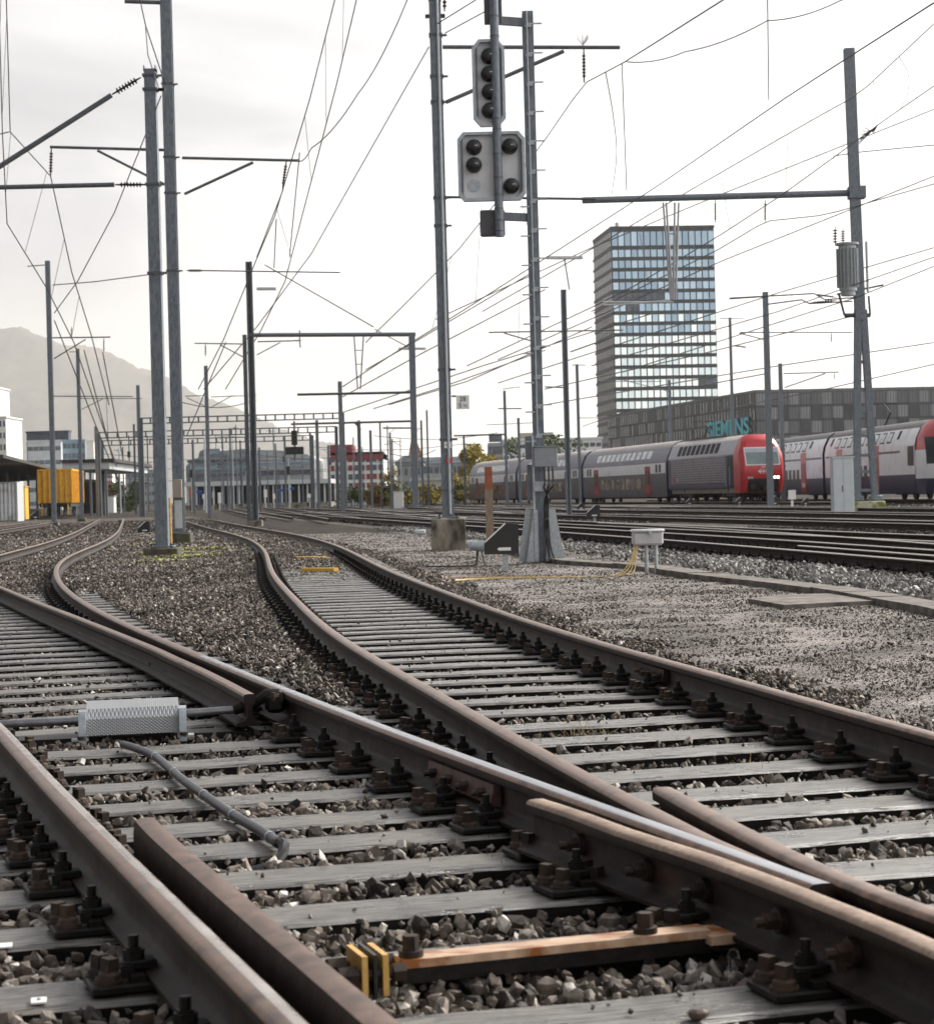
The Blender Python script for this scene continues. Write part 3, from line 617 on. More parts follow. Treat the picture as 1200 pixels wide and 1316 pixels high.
# ------------------------------------------------------------------ masts, gantries, signals
M_STEEL = mk('galvanised_mast', (.11, .13, .155), (.20, .225, .25), 18, .5, metal=.45, bump=.12, stretch=(1, 1, .35), rough2=.65, c3=(.28, .30, .32), s3=30, lo3=.6, hi3=.75)
M_STEELD = mk('dark_mast_steel', (.065, .075, .088), (.12, .135, .15), 12, .6, metal=.3, bump=.1, stretch=(1, 1, .3))
M_ARM = mk('arm_tube', (.07, .08, .09), (.12, .13, .145), 10, .5, metal=.4)
M_INS = mk('insulator_brown', (.022, .014, .012), rough=.3)
M_CONC = mk('mossy_concrete', (.16, .135, .10), (.36, .32, .26), 5, .9, bump=.3, bscale=40, c3=(.045, .04, .026), s3=2.6, lo3=.45, hi3=.62, stretch=(1, 1, .5))
M_CONCD = mk('dark_old_concrete', (.03, .027, .02), (.10, .09, .07), 6, .9, bump=.3, c3=(.08, .09, .02), s3=4, lo3=.55, hi3=.7)
M_ZINC = mk('zinc_sheet', (.30, .33, .36), (.46, .49, .51), 22, .4, metal=.5, rough2=.55, bump=.05)
M_WHITE = mk('white_enamel', (.72, .72, .70), (.80, .80, .78), 8, .45)
M_BLACK = mk('black_plastic', (.012, .012, .013), rough=.35)
M_LGREY = mk('light_grey_paint', (.42, .44, .45), (.52, .54, .55), 6, .5, bump=.04)
M_YEL = mk('yellow_paint', (.50, .28, .06), (.66, .42, .14), 12, .45, c3=(.30, .14, .03), s3=14, lo3=.5, hi3=.68)
M_WIRE = mk('catenary_wire', (.05, .047, .045), rough=.5, metal=.3)
M_RED = mk('signal_red', (.55, .04, .03), rough=.45)
ARMTH = R(12)
def ground(px, py): return G(px, py, GZ)
class Mast:
    def __init__(s, name, label, px, Y, ytop, w=.26, kind='H', group='catenary masts', found=None, mat=None, cat='mast', pyb=None, taper=.8):
        x, y = unroll(px, 640); s.Y = Y
        # base on the ground below pixel px (solve for the row first)
        for _ in range(4):
            py = PY0+(F*(CAMZ-GZ)/Y-(px-600)*math.sin(ROLL))/math.cos(ROLL); b = U(px, py, Y)
        s.x = b.x; s.base = Vector((b.x, Y, GZ)); s.px = px
        top = s.zat(ytop); s.H = top-GZ; s.w = w
        s.r = root(name, s.base, 0, label, cat, group)
        mat = mat or M_STEEL; z0 = -.05
        if found: fw, fh, fm = found; z0 = fh; s.part('foundation', MB().bx(-fw/2, fw/2, -fw/2, fw/2, -.3, fh, bev=.02), fm); \
            s.part('base_plate', MB().bx(-w*.95, w*.95, -w*.95, w*.95, fh+.02, fh+.05), mat); \
            [s.part('anchor_bolt', MB().cyl((i*w*.75, j*w*.75, fh-.01), (i*w*.75, j*w*.75, fh+.10), .018, n=6), M_DARK) for i in (-1, 1) for j in (-1, 1)]; z0 = fh+.05
        m = MB(); H = s.H
        if kind == 'H':
            t = w*.09; q = w/2
            m.prism([(-q, -q), (q, -q), (q, -q+t*1.6), (t/2, -q+t*1.6), (t/2, q-t*1.6), (q, q-t*1.6), (q, q), (-q, q), (-q, q-t*1.6), (-t/2, q-t*1.6), (-t/2, -q+t*1.6), (-q, -q+t*1.6)], 'z', z0, H)
        elif kind == 'box':
            a, c = w/2, w/2*taper; m.add([(-a, -a, z0), (a, -a, z0), (a, a, z0), (-a, a, z0), (-c, -c, H), (c, -c, H), (c, c, H), (-c, c, H)], [(0, 3, 2, 1), (4, 5, 6, 7), (0, 1, 5, 4), (1, 2, 6, 5), (2, 3, 7, 6), (3, 0, 4, 7)])
        elif kind == 'round': m.cyl((0, 0, z0), (0, 0, H), w/2, w/2*taper, n=14)
        elif kind == 'twin':       # two channels with a gap
            q = w/2
            for sx in (-1, 1): m.bx(sx*q*.35, sx*q, -q*.8, q*.8, z0, H)
            m.bx(-q*.4, q*.4, q*.1, q*.25, z0, H)
        s.pole = s.part('pole', m, mat)
    def zat(s, py):   # world height of photo row py on the mast axis
        y = (py-PY0); c, sn = math.cos(ROLL), math.sin(ROLL); z = 0
        # mast axis in the photo: xr fixed
        xr = s.x*F/s.Y; yy = y/c; # solve yr so that the un-rolled point lands on row py: y = -xr*sn + yr*c
        yr = (y+xr*sn)/c; return CAMZ-yr*s.Y/F
    def part(s, name, mb, mat, par=None): return mb.build(name, mat, par or s.r)
    def P(s, px, py, th=ARMTH):   # photo pixel -> local point in the vertical plane of the arms
        Y = s.Y
        for _ in range(8):
            p = U(px, py, Y); Y = s.Y+math.tan(th)*(p.x-s.x)
        return p-s.base
    def arm(s, a, b, r=.035, name='arm', mat=None, par=None, th=ARMTH):
        return s.part(name, MB().cyl(s.P(*a, th), s.P(*b, th), r, n=8), mat or M_ARM, par)
    def ins(s, a, b, r=.065, par=None, n=7, th=ARMTH):
        A, B = s.P(*a, th), s.P(*b, th); L_ = (B-A).length; m = MB(); pr = [(0, .015)]
        for k in range(n): t = L_*(.15+.7*(k+.5)/n); d = L_*.7/n; pr += [(t-d*.4, .022), (t-d*.1, r), (t+d*.1, r*.9), (t+d*.3, .022)]
        pr += [(L_, .015)]; m.lathe(A, B-A, pr, n=10); return s.part('insulator', m, M_INS, par)
    def bands(s, rows, mat=None):
        for py in rows:
            z = s.zat(py)-GZ; q = s.w/2+.02; s.part('band', MB().bx(-q, q, -q, q, z-.025, z+.025).bx(q-.02, q+.10, -.03, .03, z-.02, z+.02), mat or M_ARM)
def Yg(px, py): return ground(px, py).y
GC = 'catenary masts'
# big pair on the left
A = Mast('catenary_mast', 'big tapered galvanised mast standing in front on a mossy block on the gravel island', 209.5, Yg(209, 720), 92, .27, 'box', found=(.72, .26, M_CONCD), taper=.88, group=GC)
A.part('top_cap', MB().bx(-.13, .13, -.13, .13, A.H, A.H+.05).bx(-.13, -.11, -.13, .13, A.H, A.H+.12).bx(.11, .13, -.13, .13, A.H, A.H+.12), M_STEEL)
A.bands([97, 115, 237, 351])
a = A.arm((143, 122), (-70, 258), .055, 'cantilever'); A.ins((181, 99), (144, 121), .075, a)
a = A.arm((147, 237), (-70, 242), .05, 'cantilever'); A.ins((188, 237), (148, 237), .06, a)
A.part('clamp', MB().bx(.12, .3, -.03, .03, A.zat(115)-GZ-.03, A.zat(115)-GZ+.03), M_INS)
B = Mast('catenary_mast', 'tall dark steel mast right behind the big tapered one, with arms on both sides', 231.5, Yg(231, 703), -55, .29, 'H', found=(.66, .38, M_CONCD), group=GC, mat=M_STEEL)
B.bands([108, 202, 248, 348])
a = B.arm((216, 192.5), (64, 188.5), .04, 'cantilever'); B.arm((214, 238), (125, 193), .035, 'strut', par=None); B.ins((66, 190), (65, 227), .055, a)
a = B.arm((234, 202.5), (385, 206), .04, 'cantilever'); B.arm((237, 249), (325, 208.5), .04, 'strut'); B.ins((368, 207), (363, 242), .055, a)
B.arm((160, 1), (216, 3), .06, 'top_beam')
a = B.arm((262, 347.5), (437, 350), .018, 'cross_rod'); B.ins((240, 347.5), (262, 347.5), .05, a); B.arm((205, 350), (222, 350.5), .03, 'rod_clamp', M_INS)
B.part('switch_box', MB().box((0, -.21, B.zat(628)-GZ), (.24, .14, .5), bev=.01), mk('beige_box', (.30, .26, .22), rough=.6)); B.part('light_board', MB().box((0, -.17, B.zat(661)-GZ), (.2, .03, .76)), M_LGREY)
y_ = Mast('cable_guard', 'yellow painted cable guard tube between the two big left masts', 219.5, Yg(231, 703)-1.4, 640, .1, 'round', mat=M_YEL, cat='cable guard', group=None)
# gantry left of centre
C_ = Mast('portal_gantry', 'steel portal gantry spanning the yard, left leg on a grey block beside the curved rail', 328.5, 96, 336, .30, 'twin', found=(.66, .25, M_CONC), group=None, cat='gantry', mat=M_STEELD)
C_.arm((319, 430.5), (534, 429.5), .10, 'crossbeam', M_STEEL, th=0)
C_.part('right_leg', MB().bar(C_.P(529, 428, 0), C_.P(534, 652, 0), .3, .25), M_STEEL)
C_.arm((382, 507), (533, 504), .06, 'lower_beam', th=0)
for x0, x1 in ((455, 459.5), (467, 463)): C_.arm((x0, 432), (x1, 500), .03, 'hanger_leg', th=0)
for y in (450, 468, 485): C_.arm((457, y), (465, y), .02, 'hanger_rung', th=0)
C_.arm((331, 439), (387, 437.5), .03, 'cantilever'); C_.arm((330, 456), (360, 440), .025, 'strut'); C_.ins((385, 438), (386, 447), .04)
C_.part('lamp_tray', MB().bar(C_.P(512, 448, 0), C_.P(547, 448, 0), .2, .1), M_LGREY); C_.arm((385, 424), (385, 439), .03, 'hanger_rod', th=0)
C_.part('sign_tray', MB().bar(C_.P(330, 371, 0), C_.P(355, 371, 0), .3, .12), M_LGREY)
def simple(label, px, Y, ytop, w=.2, arms=(), kind='H', mat=None, group='distant yard masts', name='catenary_mast', lamp=None, cat='mast', found=None, ins=()):
    m = Mast(name, label, px, Y, ytop, w, kind, group=group, mat=mat, cat=cat, found=found)
    for a in arms:
        (x0, y0), (x1, y1) = a[0], a[1]; m.arm((x0, y0), (x1, y1), a[2] if len(a) > 2 else .03, 'strut' if abs(y1-y0) > 8 else 'cantilever')
    for a, b in ins: m.ins(a, b, .05, n=4)
    if lamp: x0, x1, y = lamp; m.arm((px-(px-600)*0-(ytop-y)*0, ytop), ((x0+x1)/2, y), .03, 'lamp_stem'); m.part('lamp_tray', MB().bar(m.P(x0, y), m.P(x1, y), .25, .12), M_LGREY)
    return m
simple('slim dark mast hidden close behind the left leg of the gantry', 320.5, 104, 430, .2, (((316, 442), (250, 441)), ((317, 461), (283, 443))), mat=M_STEELD, ins=(((264, 442), (264, 458)),))
m7 = simple('galvanised mast in front of the yellow hopper wagon', 70, 118, 335, .26, (((62, 340), (35, 342)), ((66, 434), (142, 433), .04), ((69, 461), (110, 436), .035), ((68, 509), (171, 509.5), .03)), mat=M_STEEL, found=(.5, .2, M_CONC), ins=(((133.5, 434), (133.5, 453)), ((92, 433), (92, 420))))
simple('slender grey mast just right of the yellow hopper wagon', 105.5, 150, 448, .24, (((101, 452), (89, 452)), ((103, 512), (182, 512), .03), ((105, 526), (133, 512), .03)), found=(.6, .2, M_CONCD))
simple('white edged mast carrying small horns on its head, left of the gantry leg', 269.5, 150, 470, .26, (((265, 508), (238, 509)), ((268, 524), (240, 511)), ((271, 510), (330, 508)), ((270, 524), (299, 508))), mat=M_STEEL)
# centre mast on its square foundation
D = Mast('catenary_mast', 'tall galvanised mast with kilometre plate, on a big square stained concrete foundation', 577, Yg(577, 707), 2, .26, 'H', found=(.76, .70, M_CONC), group=GC)
D.bands([45, 98, 131, 254, 290, 475, 565, 630])
D.part('conduit', MB().tube([(.05, -.16, .8), (.05, -.16, D.H)], .03), M_ZINC)
D.part('top_fitting', MB().bx(-.22, .22, -.05, .05, D.H-.35, D.H-.28).bx(-.14, .14, -.04, .04, D.H, D.H+.06), M_INS)
for sx in (-.18, .18, -.06): D.ins((577-13+sx*40, -14), (577-13+sx*40, 14), .05, n=4)
a = D.arm((569, 60), (796, 60.5), .045, 'cantilever'); D.arm((573, 131), (724, 65.5), .045, 'strut'); D.ins((750, 63), (750.5, 106), .05, a)
bq = MB(); c0 = D.P(749, 58)
for k in range(26): t = random.uniform(-1, 1); bq.cyl(c0, c0+Vector((t*.17, random.uniform(-.1, .1), .16+random.uniform(0, .12))), .004, n=3)
D.part('bird_spikes', bq, M_LGREY, a)
D.arm((574, 253), (765, 255.5), .03, 'cross_rod')
sg = D.part('kilometre_sign', MB().box(D.P(594.5, 517, 0)+Vector((0, -.06, 0)), (.29, .015, .31)), M_WHITE); 
q = D.P(594.5, 517, 0)+Vector((0, -.072, 0))
textmesh('28', 'sign_text', .15, M_BLACK, sg, q+Vector((0, 0, .07)), (R(90), 0, 0)); textmesh('5', 'sign_text', .15, M_BLACK, sg, q+Vector((-.06, 0, -.075)), (R(90), 0, 0)); textmesh('72', 'sign_text', .085, M_BLACK, sg, q+Vector((.055, 0, -.085)), (R(90), 0, 0))
D.arm((580, 509), (590, 509), .02, 'sign_bracket')
s2 = D.part('number_plate', MB().box((.03, -.16, D.zat(572)-GZ), (.15, .01, .14)), M_WHITE); textmesh('303', 'plate_text', .065, M_BLACK, s2, (.03, -.168, D.zat(572)-GZ), (R(90), 0, 0))
D.part('striped_plate', MB().box((.05, -.17, D.zat(592)-GZ), (.12, .02, .12)), M_RED)
# signal mast with the ladder rungs
E_ = Mast('signal_mast', 'near signal mast with step irons, grey cabinet, black cables and flared galvanised feet', 696, Yg(697, 724), 15, .19, 'H', cat='signal mast', group=None, mat=M_STEEL)
S_ = E_.r
for side, sg_ in ((-1, -1), (1, 1)):
    m = MB(); zt = E_.zat(655)-GZ
    m.prism([(sg_*.05, .02), (sg_*.27, .02), (sg_*.12, zt), (sg_*.05, zt)], 'y', -.16+.0, -.145); m.prism([(sg_*.05, .02), (sg_*.27, .02), (sg_*.12, zt), (sg_*.05, zt)], 'y', .13, .145)
    m.bar((sg_*.265, 0, .02), (sg_*.115, 0, zt), .015, .28, up=(1, 0, 0)); E_.part('flared_foot', m, M_ZINC)
E_.part('foot_plate', MB().bx(-.31, .31, -.22, .22, -.02, .02).bx(-.26, .26, -.2, .2, .02, .04), M_CONC)
k = 0
for i, y in enumerate(np.arange(32, 560, 37.6)):
    z = E_.zat(y)-GZ; m = MB(); m.bx(-.02, .24, -.13, -.105, z-.012, z+.012).bx(-.05, .06, -.13, -.095, z-.06, z-.012); E_.part('step_iron', m, M_ZINC)
    if y > 240: E_.part('step_iron', MB().bx(-.22, -.05, -.13, -.105, z-.13, z-.105), M_ZINC)
z = E_.zat(588)-GZ; E_.part('grey_cabinet', MB().box((.10, -.30, z), (.40, .26, .34), bev=.012).box((.10, -.3, z+.18), (.43, .29, .02)), mk('cabinet_grey', (.20, .22, .24), (.25, .27, .29), 5, .5))
E_.part('tall_cabinet', MB().box((-.12, .05, E_.zat(575)-GZ), (.22, .2, .40), bev=.01).box((-.14, .05, E_.zat(620)-GZ), (.14, .16, .62)), mk('cabinet_grey2', (.13, .15, .17), (.19, .21, .23), 5, .5))
E_.part('cable_bracket', MB().box((.02, -.2, E_.zat(625)-GZ), (.25, .10, .17)).box((.02, -.26, E_.zat(621)-GZ), (.2, .02, .03)), M_ZINC)
for k in (0, 2, 4):
    z1, z2, z3 = E_.zat(600)-GZ, E_.zat(640)-GZ, .05; xo = .20-k*.035
    E_.part('black_cable', MB().tube(crom([(xo+.02, -.30, z1), (xo+.02, -.31, z1-.3), (xo+.0, -.30, z2+.18), (.08+k*.012, -.24, z2), (.06+k*.016, -.22, z2-.3), (.07+k*.02, -.22, .3), (.05+k*.045, -.25, z3), (.06+k*.05, -.3, -.05)], .08), .017, n=6), M_BLACK)
E_.part('zinc_conduit', MB().tube([(-.11, -.16, .05), (-.11, -.16, E_.zat(560)-GZ)], .02).tube([(-.02, -.13, E_.zat(560)-GZ), (-.02, -.13, E_.H)], .014), M_ZINC)
# the signal hangs on two brackets left of the mast
YS = E_.Y-.35; tx0, ty0 = 633, -30
def SPt(px, py, dy=0): return U(px, py, YS+dy)
tb0, tb1 = SPt(632.5, -30), SPt(642.5, 304)
tx = SPt(638, 150).x; zb, zt_ = tb1.z, tb0.z
SG = root('light_signal', (tx, YS, zb), 0, 'railway light signal seen from behind, black lamp housings, hanging beside the ladder mast', 'signal')
def sp(name, mb, mat, par=None): return mb.build(name, mat, par or SG)
def lz(py): return U(638, py, YS).z-zb
def lx(px, py): return U(px, py, YS).x-tx
sp('tube', MB().cyl((0, 0, 0), (0, 0, zt_-zb), .075, n=16), M_STEEL)
for py in (20, 46, 152, 166, 198, 228, 250, 268, 283, 297): sp('pipe_band', MB().cyl((0, 0, lz(py)-.012), (0, 0, lz(py)+.012), .082, n=16), M_ARM)
for py in (24, 277): sp('bracket_arm', MB().bar((.05, .1, lz(py)), (lx(680, py), .33, lz(py)), .07, .14), M_STEELD)
def head(x0, x1, y0, y1, lamps, name, empty=None, ch=.1):
    a, b, t, u = lx(x0, (y0+y1)/2), lx(x1, (y0+y1)/2), lz(y0), lz(y1); c = ch; D0 = .12
    poly = [(a+c, u), (b-c, u), (b, u+c*1.2), (b, t-c*1.2), (b-c, t), (a+c, t), (a, t-c*1.2), (a, u+c*1.2)]
    h = sp(name, MB().prism(poly, 'y', D0, D0+.03), mk('signal_board', (.56, .56, .58), (.68, .68, .70), 3, .45))
    # raised rim, open at the back
    m = MB(); n = len(poly); cx, cz = (a+b)/2, (t+u)/2; inn = [(cx+(p[0]-cx)*(1-.05/(b-a)*2), cz+(p[1]-cz)*(1-.05/(t-u)*2)) for p in poly]
    vs = [(p[0], D0-.10, p[1]) for p in poly]+[(p[0], D0, p[1]) for p in poly]+[(p[0], D0-.10, p[1]) for p in inn]+[(p[0], D0, p[1]) for p in inn]
    for i in range(n): j = (i+1) % n; m.add([vs[i], vs[j], vs[n+j], vs[n+i]], [(0, 1, 2, 3)]); m.add([vs[2*n+i], vs[2*n+j], vs[3*n+j], vs[3*n+i]], [(3, 2, 1, 0)]); m.add([vs[i], vs[j], vs[2*n+j], vs[2*n+i]], [(0, 1, 2, 3)])
    sp('rim', m, M_ZINC, h)
    sw = MB()
    for sx in (a+.075, b-.075): sw.bx(sx-.02, sx+.02, D0-.06, D0-.002, u+.12, t-.12)
    sp('frame_strip', MB().bx(a+.055, a+.095, D0-.06, D0-.002, u+.12, t-.12), M_STEEL, h); sp('frame_strip', MB().bx(b-.095, b-.055, D0-.06, D0-.002, u+.12, t-.12), M_STEEL, h)
    for (qx, qy) in lamps:
        X, Z = lx(qx, qy), lz(qy); l = sp('lamp_housing', MB().lathe((X, D0-.005, Z), (0, -1, 0), [(0, .135), (.05, .135), (.07, .125), (.13, .115), (.15, .10), (.17, .06)], 20), M_BLACK, h)
        sp('lamp_label', MB().box((X+.04, D0-.176, Z+.01), (.05, .003, .008)), M_WHITE, l)
        for k in range(6): an = k*1.05; sp('lug', MB().box((X+.13*math.cos(an), D0-.04, Z+.13*math.sin(an)), (.018, .04, .018)), M_BLACK, l)
    if empty: X, Z = lx(*empty), lz(empty[1]); sp('blank_cover', MB().cyl((X, D0-.002, Z), (X, D0-.012, Z), .11, n=20), M_ZINC, h)
head(607, 649, 49, 161, [(628, 70), (628, 93), (629, 116), (629, 140)], 'upper_signal_board', ch=.12)
head(588, 675, 168, 257, [(609, 187), (609, 210), (655, 187), (657, 238)], 'lower_signal_board', (609, 236))
h = sp('small_signal_box', MB().bx(lx(617, 284), lx(649, 284), .08, .34, lz(301), lz(268), bev=.02), mk('dark_grey_enamel', (.05, .055, .06), (.09, .095, .10), 6, .5))
sp('top_signal_board', MB().bx(lx(622, 10), lx(645, 10), .08, .2, lz(28), lz(-20), bev=.01), MATS['dark_grey_enamel'])
# right tower with the transformer
T = Mast('transformer_mast', 'tall A-frame mast with a ribbed transformer and insulators, on a yellow green stained block', 1112, 84, 62, .40, 'H', found=None, group=None, cat='mast', pyb=656)
bpy.data.objects.remove(T.pole)
zj = T.zat(405)-GZ; zf = .52; T.part('foundation', MB().bx(-.72, .72, -.6, .6, -.2, zf, bev=.03), mk('lime_concrete', (.32, .31, .20), (.44, .42, .33), 4, .9, c3=(.16, .17, .03), s3=1.6, lo3=.55, hi3=.62))
t1 = T.P(1105, 405, 0); tt = T.P(1090.5, 62, 0); l0 = T.P(1101, 645, 0); l1 = T.P(1124.5, 645, 0); l0.z = l1.z = zf
m = MB(); m.bar(t1+Vector((-.0, 0, -.2)), tt, .42, .36, up=(0, 1, 0)); T.part('upper_pole', m, M_STEEL)
T.part('left_leg', MB().bar(l0, T.P(1102, 398, 0), .28, .3, up=(0, 1, 0)), M_STEEL); T.part('right_leg', MB().bar(l1, T.P(1109, 398, 0), .28, .3, up=(0, 1, 0)), M_STEEL)
for py in (430, 465, 500, 530, 560, 585, 606, 630): 
    f_ = (py-400)/245; T.part('batten', MB().bar(T.P(1102-1*f_, py, 0), T.P(1109+15*f_, py, 0), .2, .12), M_STEEL)
for l in (l0, l1): T.part('leg_shoe', MB().box(l+Vector((0, -.05, .12)), (.5, .5, .22), bev=.03), M_STEEL)
T.arm((748, 257.5), (1111, 247.5), .13, 'crossbeam', M_STEEL, th=0); T.arm((748, 254.5), (1111, 244.5), .05, 'crossbeam_flange', M_ARM, th=0)
T.part('beam_collar', MB().bar(T.P(1090, 247.5, 0), T.P(1111, 247, 0), .6, .5), M_STEEL)
for x0, x1, yb in ((852, 862, 385), (856, 864, 385), (867, 865, 385), (872, 868, 385)): T.arm((x0, 260), (x1, yb), .045, 'hanger_leg', mk('hanger_grey', (.34, .34, .35), rough=.5), th=0)
for py in (300, 340, 370): T.arm((857, py), (870, py), .03, 'hanger_rung', MATS['hanger_grey'], th=0)
for (a, b) in (((865, 388), (775, 388)), ((862, 386), (800, 391)), ((800, 391), (775, 392))): T.arm(a, b, .035, 'registration_arm', M_LGREY, th=0)
for px, py in ((919, 253), (983, 253)): T.ins((px, py+3), (px, py+34), .06, th=0)
c = T.P(1086, 346, 0); c += Vector((0, -.5, 0)); m = MB(); hh = .95
m.cyl(c-Vector((0, 0, hh)), c+Vector((0, 0, hh)), .36, n=24)
for k in range(18): an = k*math.pi/9; m.box(c+Vector((.40*math.cos(an), .40*math.sin(an), 0)), (.12, .03, 1.6), rot=Matrix.Rotation(an, 3, 'Z'))
tr = T.part('transformer_tank', m, mk('transformer_grey', (.30, .33, .34), (.40, .43, .44), 9, .5))
T.part('tank_lid', MB().cyl(c+Vector((0, 0, hh)), c+Vector((0, 0, hh+.08)), .48, n=20).cyl(c-Vector((0, 0, hh+.2)), c-Vector((0, 0, hh)), .30, n=16), MATS['transformer_grey'], tr)
for px, y0, y1 in ((1073, 316, 290), (1083, 313, 293)): T.ins((px, y0), (px, y1), .11, par=tr, n=5, th=0)
T.arm((1078, 378), (1085, 405), .05, 'bracket', th=0); T.arm((1085, 405), (1118, 405), .09, 'bracket', th=0); T.arm((1116, 380), (1118, 405), .05, 'bracket', th=0)
T.arm((1113, 310), (1115, 375), .06, 'conduit', M_ZINC, th=0); T.arm((1075, 378), (1135, 366), .04, 'rod', th=0)
for (a, b) in (((937, 383), (1046, 377)), ((1046, 377), (1060, 385)), ((1060, 385), (1100, 382)), ((985, 391), (1030, 385)), ((1030, 385), (1040, 390)), ((1040, 390), (1095, 387))): T.arm(a, b, .03, 'switch_rod', M_ARM, th=0)
for (a, b) in (((1048, 378), (1075, 382)), ((1040, 389), (1075, 386))): T.ins(a, b, .06, th=0)
for k in range(6): T.arm((1100+k*2, 188-k*5), (1128-k, 160+k*2), .02, 'line_tensioner', M_INS, th=0)
cab = Mast('switch_cabinet', 'pale grey two door cabinet beside the transformer mast', 1083, 82, 587, .05, 'round', cat='cabinet', group=None); bpy.data.objects.remove(cab.pole)
m = MB().bx(-.42, .42, -.3, .3, 0, cab.H-.05, bev=.01); b = cab.part('body', m, mk('cabinet_pale', (.50, .55, .58), (.56, .60, .62), 3, .5))
cab.part('lid', MB().bx(-.46, .46, -.34, .34, cab.H-.05, cab.H+.01), MATS['cabinet_pale']); cab.part('door', MB().bx(-.40, -.01, -.315, -.301, .08, cab.H-.12), MATS['cabinet_pale']); cab.part('door', MB().bx(.01, .40, -.315, -.301, .08, cab.H-.12), MATS['cabinet_pale']); cab.part('handle', MB().bx(-.06, -.03, -.335, -.316, .95, 1.2), M_BLACK)
simple('grey mast with a flat lamp tray high up, right of the ladder mast', 731.5, 88, 372, .24, (((628, 427), (800, 424)), ((648, 428), (690, 440)), ((733, 452), (800, 428)), ((728, 498), (700, 497))), 'twin', lamp=(702, 748, 331), found=(.4, .15, M_CONC))
simple('sturdy grey mast in front of the red locomotive face', 990.5, 104, 375, .33, (((937, 384), (982, 381), .03), ((951, 427), (1095, 427), .03), ((985, 437), (950, 428), .03), ((876, 500), (985, 480), .03)), 'box', mat=M_STEEL, ins=(((1068, 428), (1068, 440)),), found=(.9, .15, M_CONC))
simple('slim grey mast left of the letter sign, behind the locomotive roof', 944, 152, 408, .24, (((925, 409), (955, 409)), ((943, 444), (958, 446), .06)), 'box')
simple('grey mast standing just right of the locomotive face', 1007, 135, 467, .3, (((1007, 480), (1078, 478), .04), ((1008, 498), (1060, 480), .04)), 'box', ins=(((1072, 479), (1072, 488)),))
simple('thin mast reaching up beside the low dark building corner', 864, 160, 488, .22, (((770, 490), (850, 490)), ((800, 488), (860, 503))))
simple('grey mast in front of the white office building, right of the km plate', 652, 160, 502, .22, (((625, 546), (690, 543)), ((640, 525), (670, 525), .05), ((645, 500), (668, 497))))
simple('narrow mast left of the lamp tray mast with a small cap', 669, 150, 537, .2)
simple('grey mast behind the lamp tray mast, left of the tower', 746, 150, 468, .22, (((735, 469), (752, 469)), ((748, 548), (800, 530)), ((745, 537), (800, 537))))
for i, (px, Y, yt, w_, lab, mt) in enumerate(((441, 150, 490, .3, 'mast with a lattice hanger in front of the red and white building', M_STEEL), (464, 170, 543, .3, 'thick grey mast right of centre of the red and white building', M_STEEL), (478.5, 190, 553, .24, 'mast at the right corner of the red and white building', M_STEEL),
        (491, 200, 543, .16, 'thin post left of the autumn bushes', M_STEELD), (503.5, 210, 556, .2, 'post with a small horn above the autumn bushes', M_STEEL), (506, 230, 564, .16, 'thin post hidden beside the horned post', M_STEELD),
        (544, 200, 540, .2, 'dark mast next to the brown spire, left one', M_STEELD), (551.5, 205, 527, .18, 'dark mast next to the brown spire, right one', M_STEELD), (410, 190, 540, .28, 'rusty looking mast left of the red and white building', M_STEEL),
        (401, 220, 555, .2, 'thin mast beside the distant hanging signal', M_STEELD), (368, 230, 560, .22, 'thin grey mast under the hanging signal', M_STEEL), (356, 240, 570, .2, 'faint mast above the grey station hall', M_STEEL),
        (181.5, 190, 495, .3, 'mast carrying the left end of the upper lattice gantry', M_STEEL), (175, 220, 545, .2, 'thin mast beside the left end of the upper lattice gantry', M_STEELD), (126, 200, 548, .26, 'mast at the far left end of the middle lattice gantry', M_STEEL),
        (131, 230, 562, .26, 'mast at the far left end of the lower lattice gantry', M_STEEL), (250, 210, 565, .22, 'post above the glassy station hall', M_STEEL), (288, 230, 560, .18, 'thin pale post above the station hall roof', M_STEEL), (298, 215, 550, .18, 'pale post close left of the dark gantry leg', M_STEEL),
        (335, 215, 575, .2, 'pale post close right of the dark gantry leg', M_STEEL), (424, 200, 572, .2, 'pale post left edge of the red building', M_STEEL), (446, 210, 575, .14, 'thin leaning post behind the lattice hanger mast', M_STEEL), (598, 190, 560, .16, 'thin post between the km mast and the wooden marker', M_STEEL),
        (154, 260, 590, .16, 'post with a yellow disc sign over the distant bushes', M_STEEL), (311, 240, 566, .16, 'thin post left of the dark gantry leg', M_STEELD), (345, 250, 580, .14, 'pale short post in the far station throat', M_STEEL), (390, 250, 585, .14, 'pale short post near the hanging signal', M_STEEL))):
    o = simple('distant '+lab, px, Y, yt, w_, mat=mt)
    if i == 4: o.arm((504, 570), (494, 571), .04)
    if i == 23: o.part('disc', MB().cyl(o.P(154, 604)+Vector((0, -.2, 0)), o.P(154, 604)+Vector((0, -.25, 0)), .55, n=16), mk('sign_yellow', (.75, .55, .03), rough=.5))
def lattice(label, x0, x1, y0, y1, Y, n):
    a, b = U(x0, y0, Y), U(x1, y0, Y); r_ = root('lattice_gantry', (a.x, Y, GZ), 0, label, 'gantry', 'lattice gantries over the station throat'); o = Vector((a.x, Y, GZ))
    zt, zb = (a.z+b.z)/2-GZ, U(x0, y1, Y).z-GZ-(a.z-(a.z+b.z)/2); W = b.x-a.x; t = .11
    r_b = MB().bx(0, W, -.12, .12, zt-t/2, zt+t/2).build('top_chord', M_STEELD, r_); MB().bx(0, W, -.12, .12, zb-t/2, zb+t/2).build('bottom_chord', M_STEELD, r_)
    for k in range(n+1): x = W*k/n; MB().bx(x-.07, x+.07, -.07, .07, zb, zt).build('web_post', M_STEELD, r_)
    for x in (0, W): MB().bx(x-.17, x+.17, -.15, .15, 0, zt).build('leg', M_STEELD, r_)
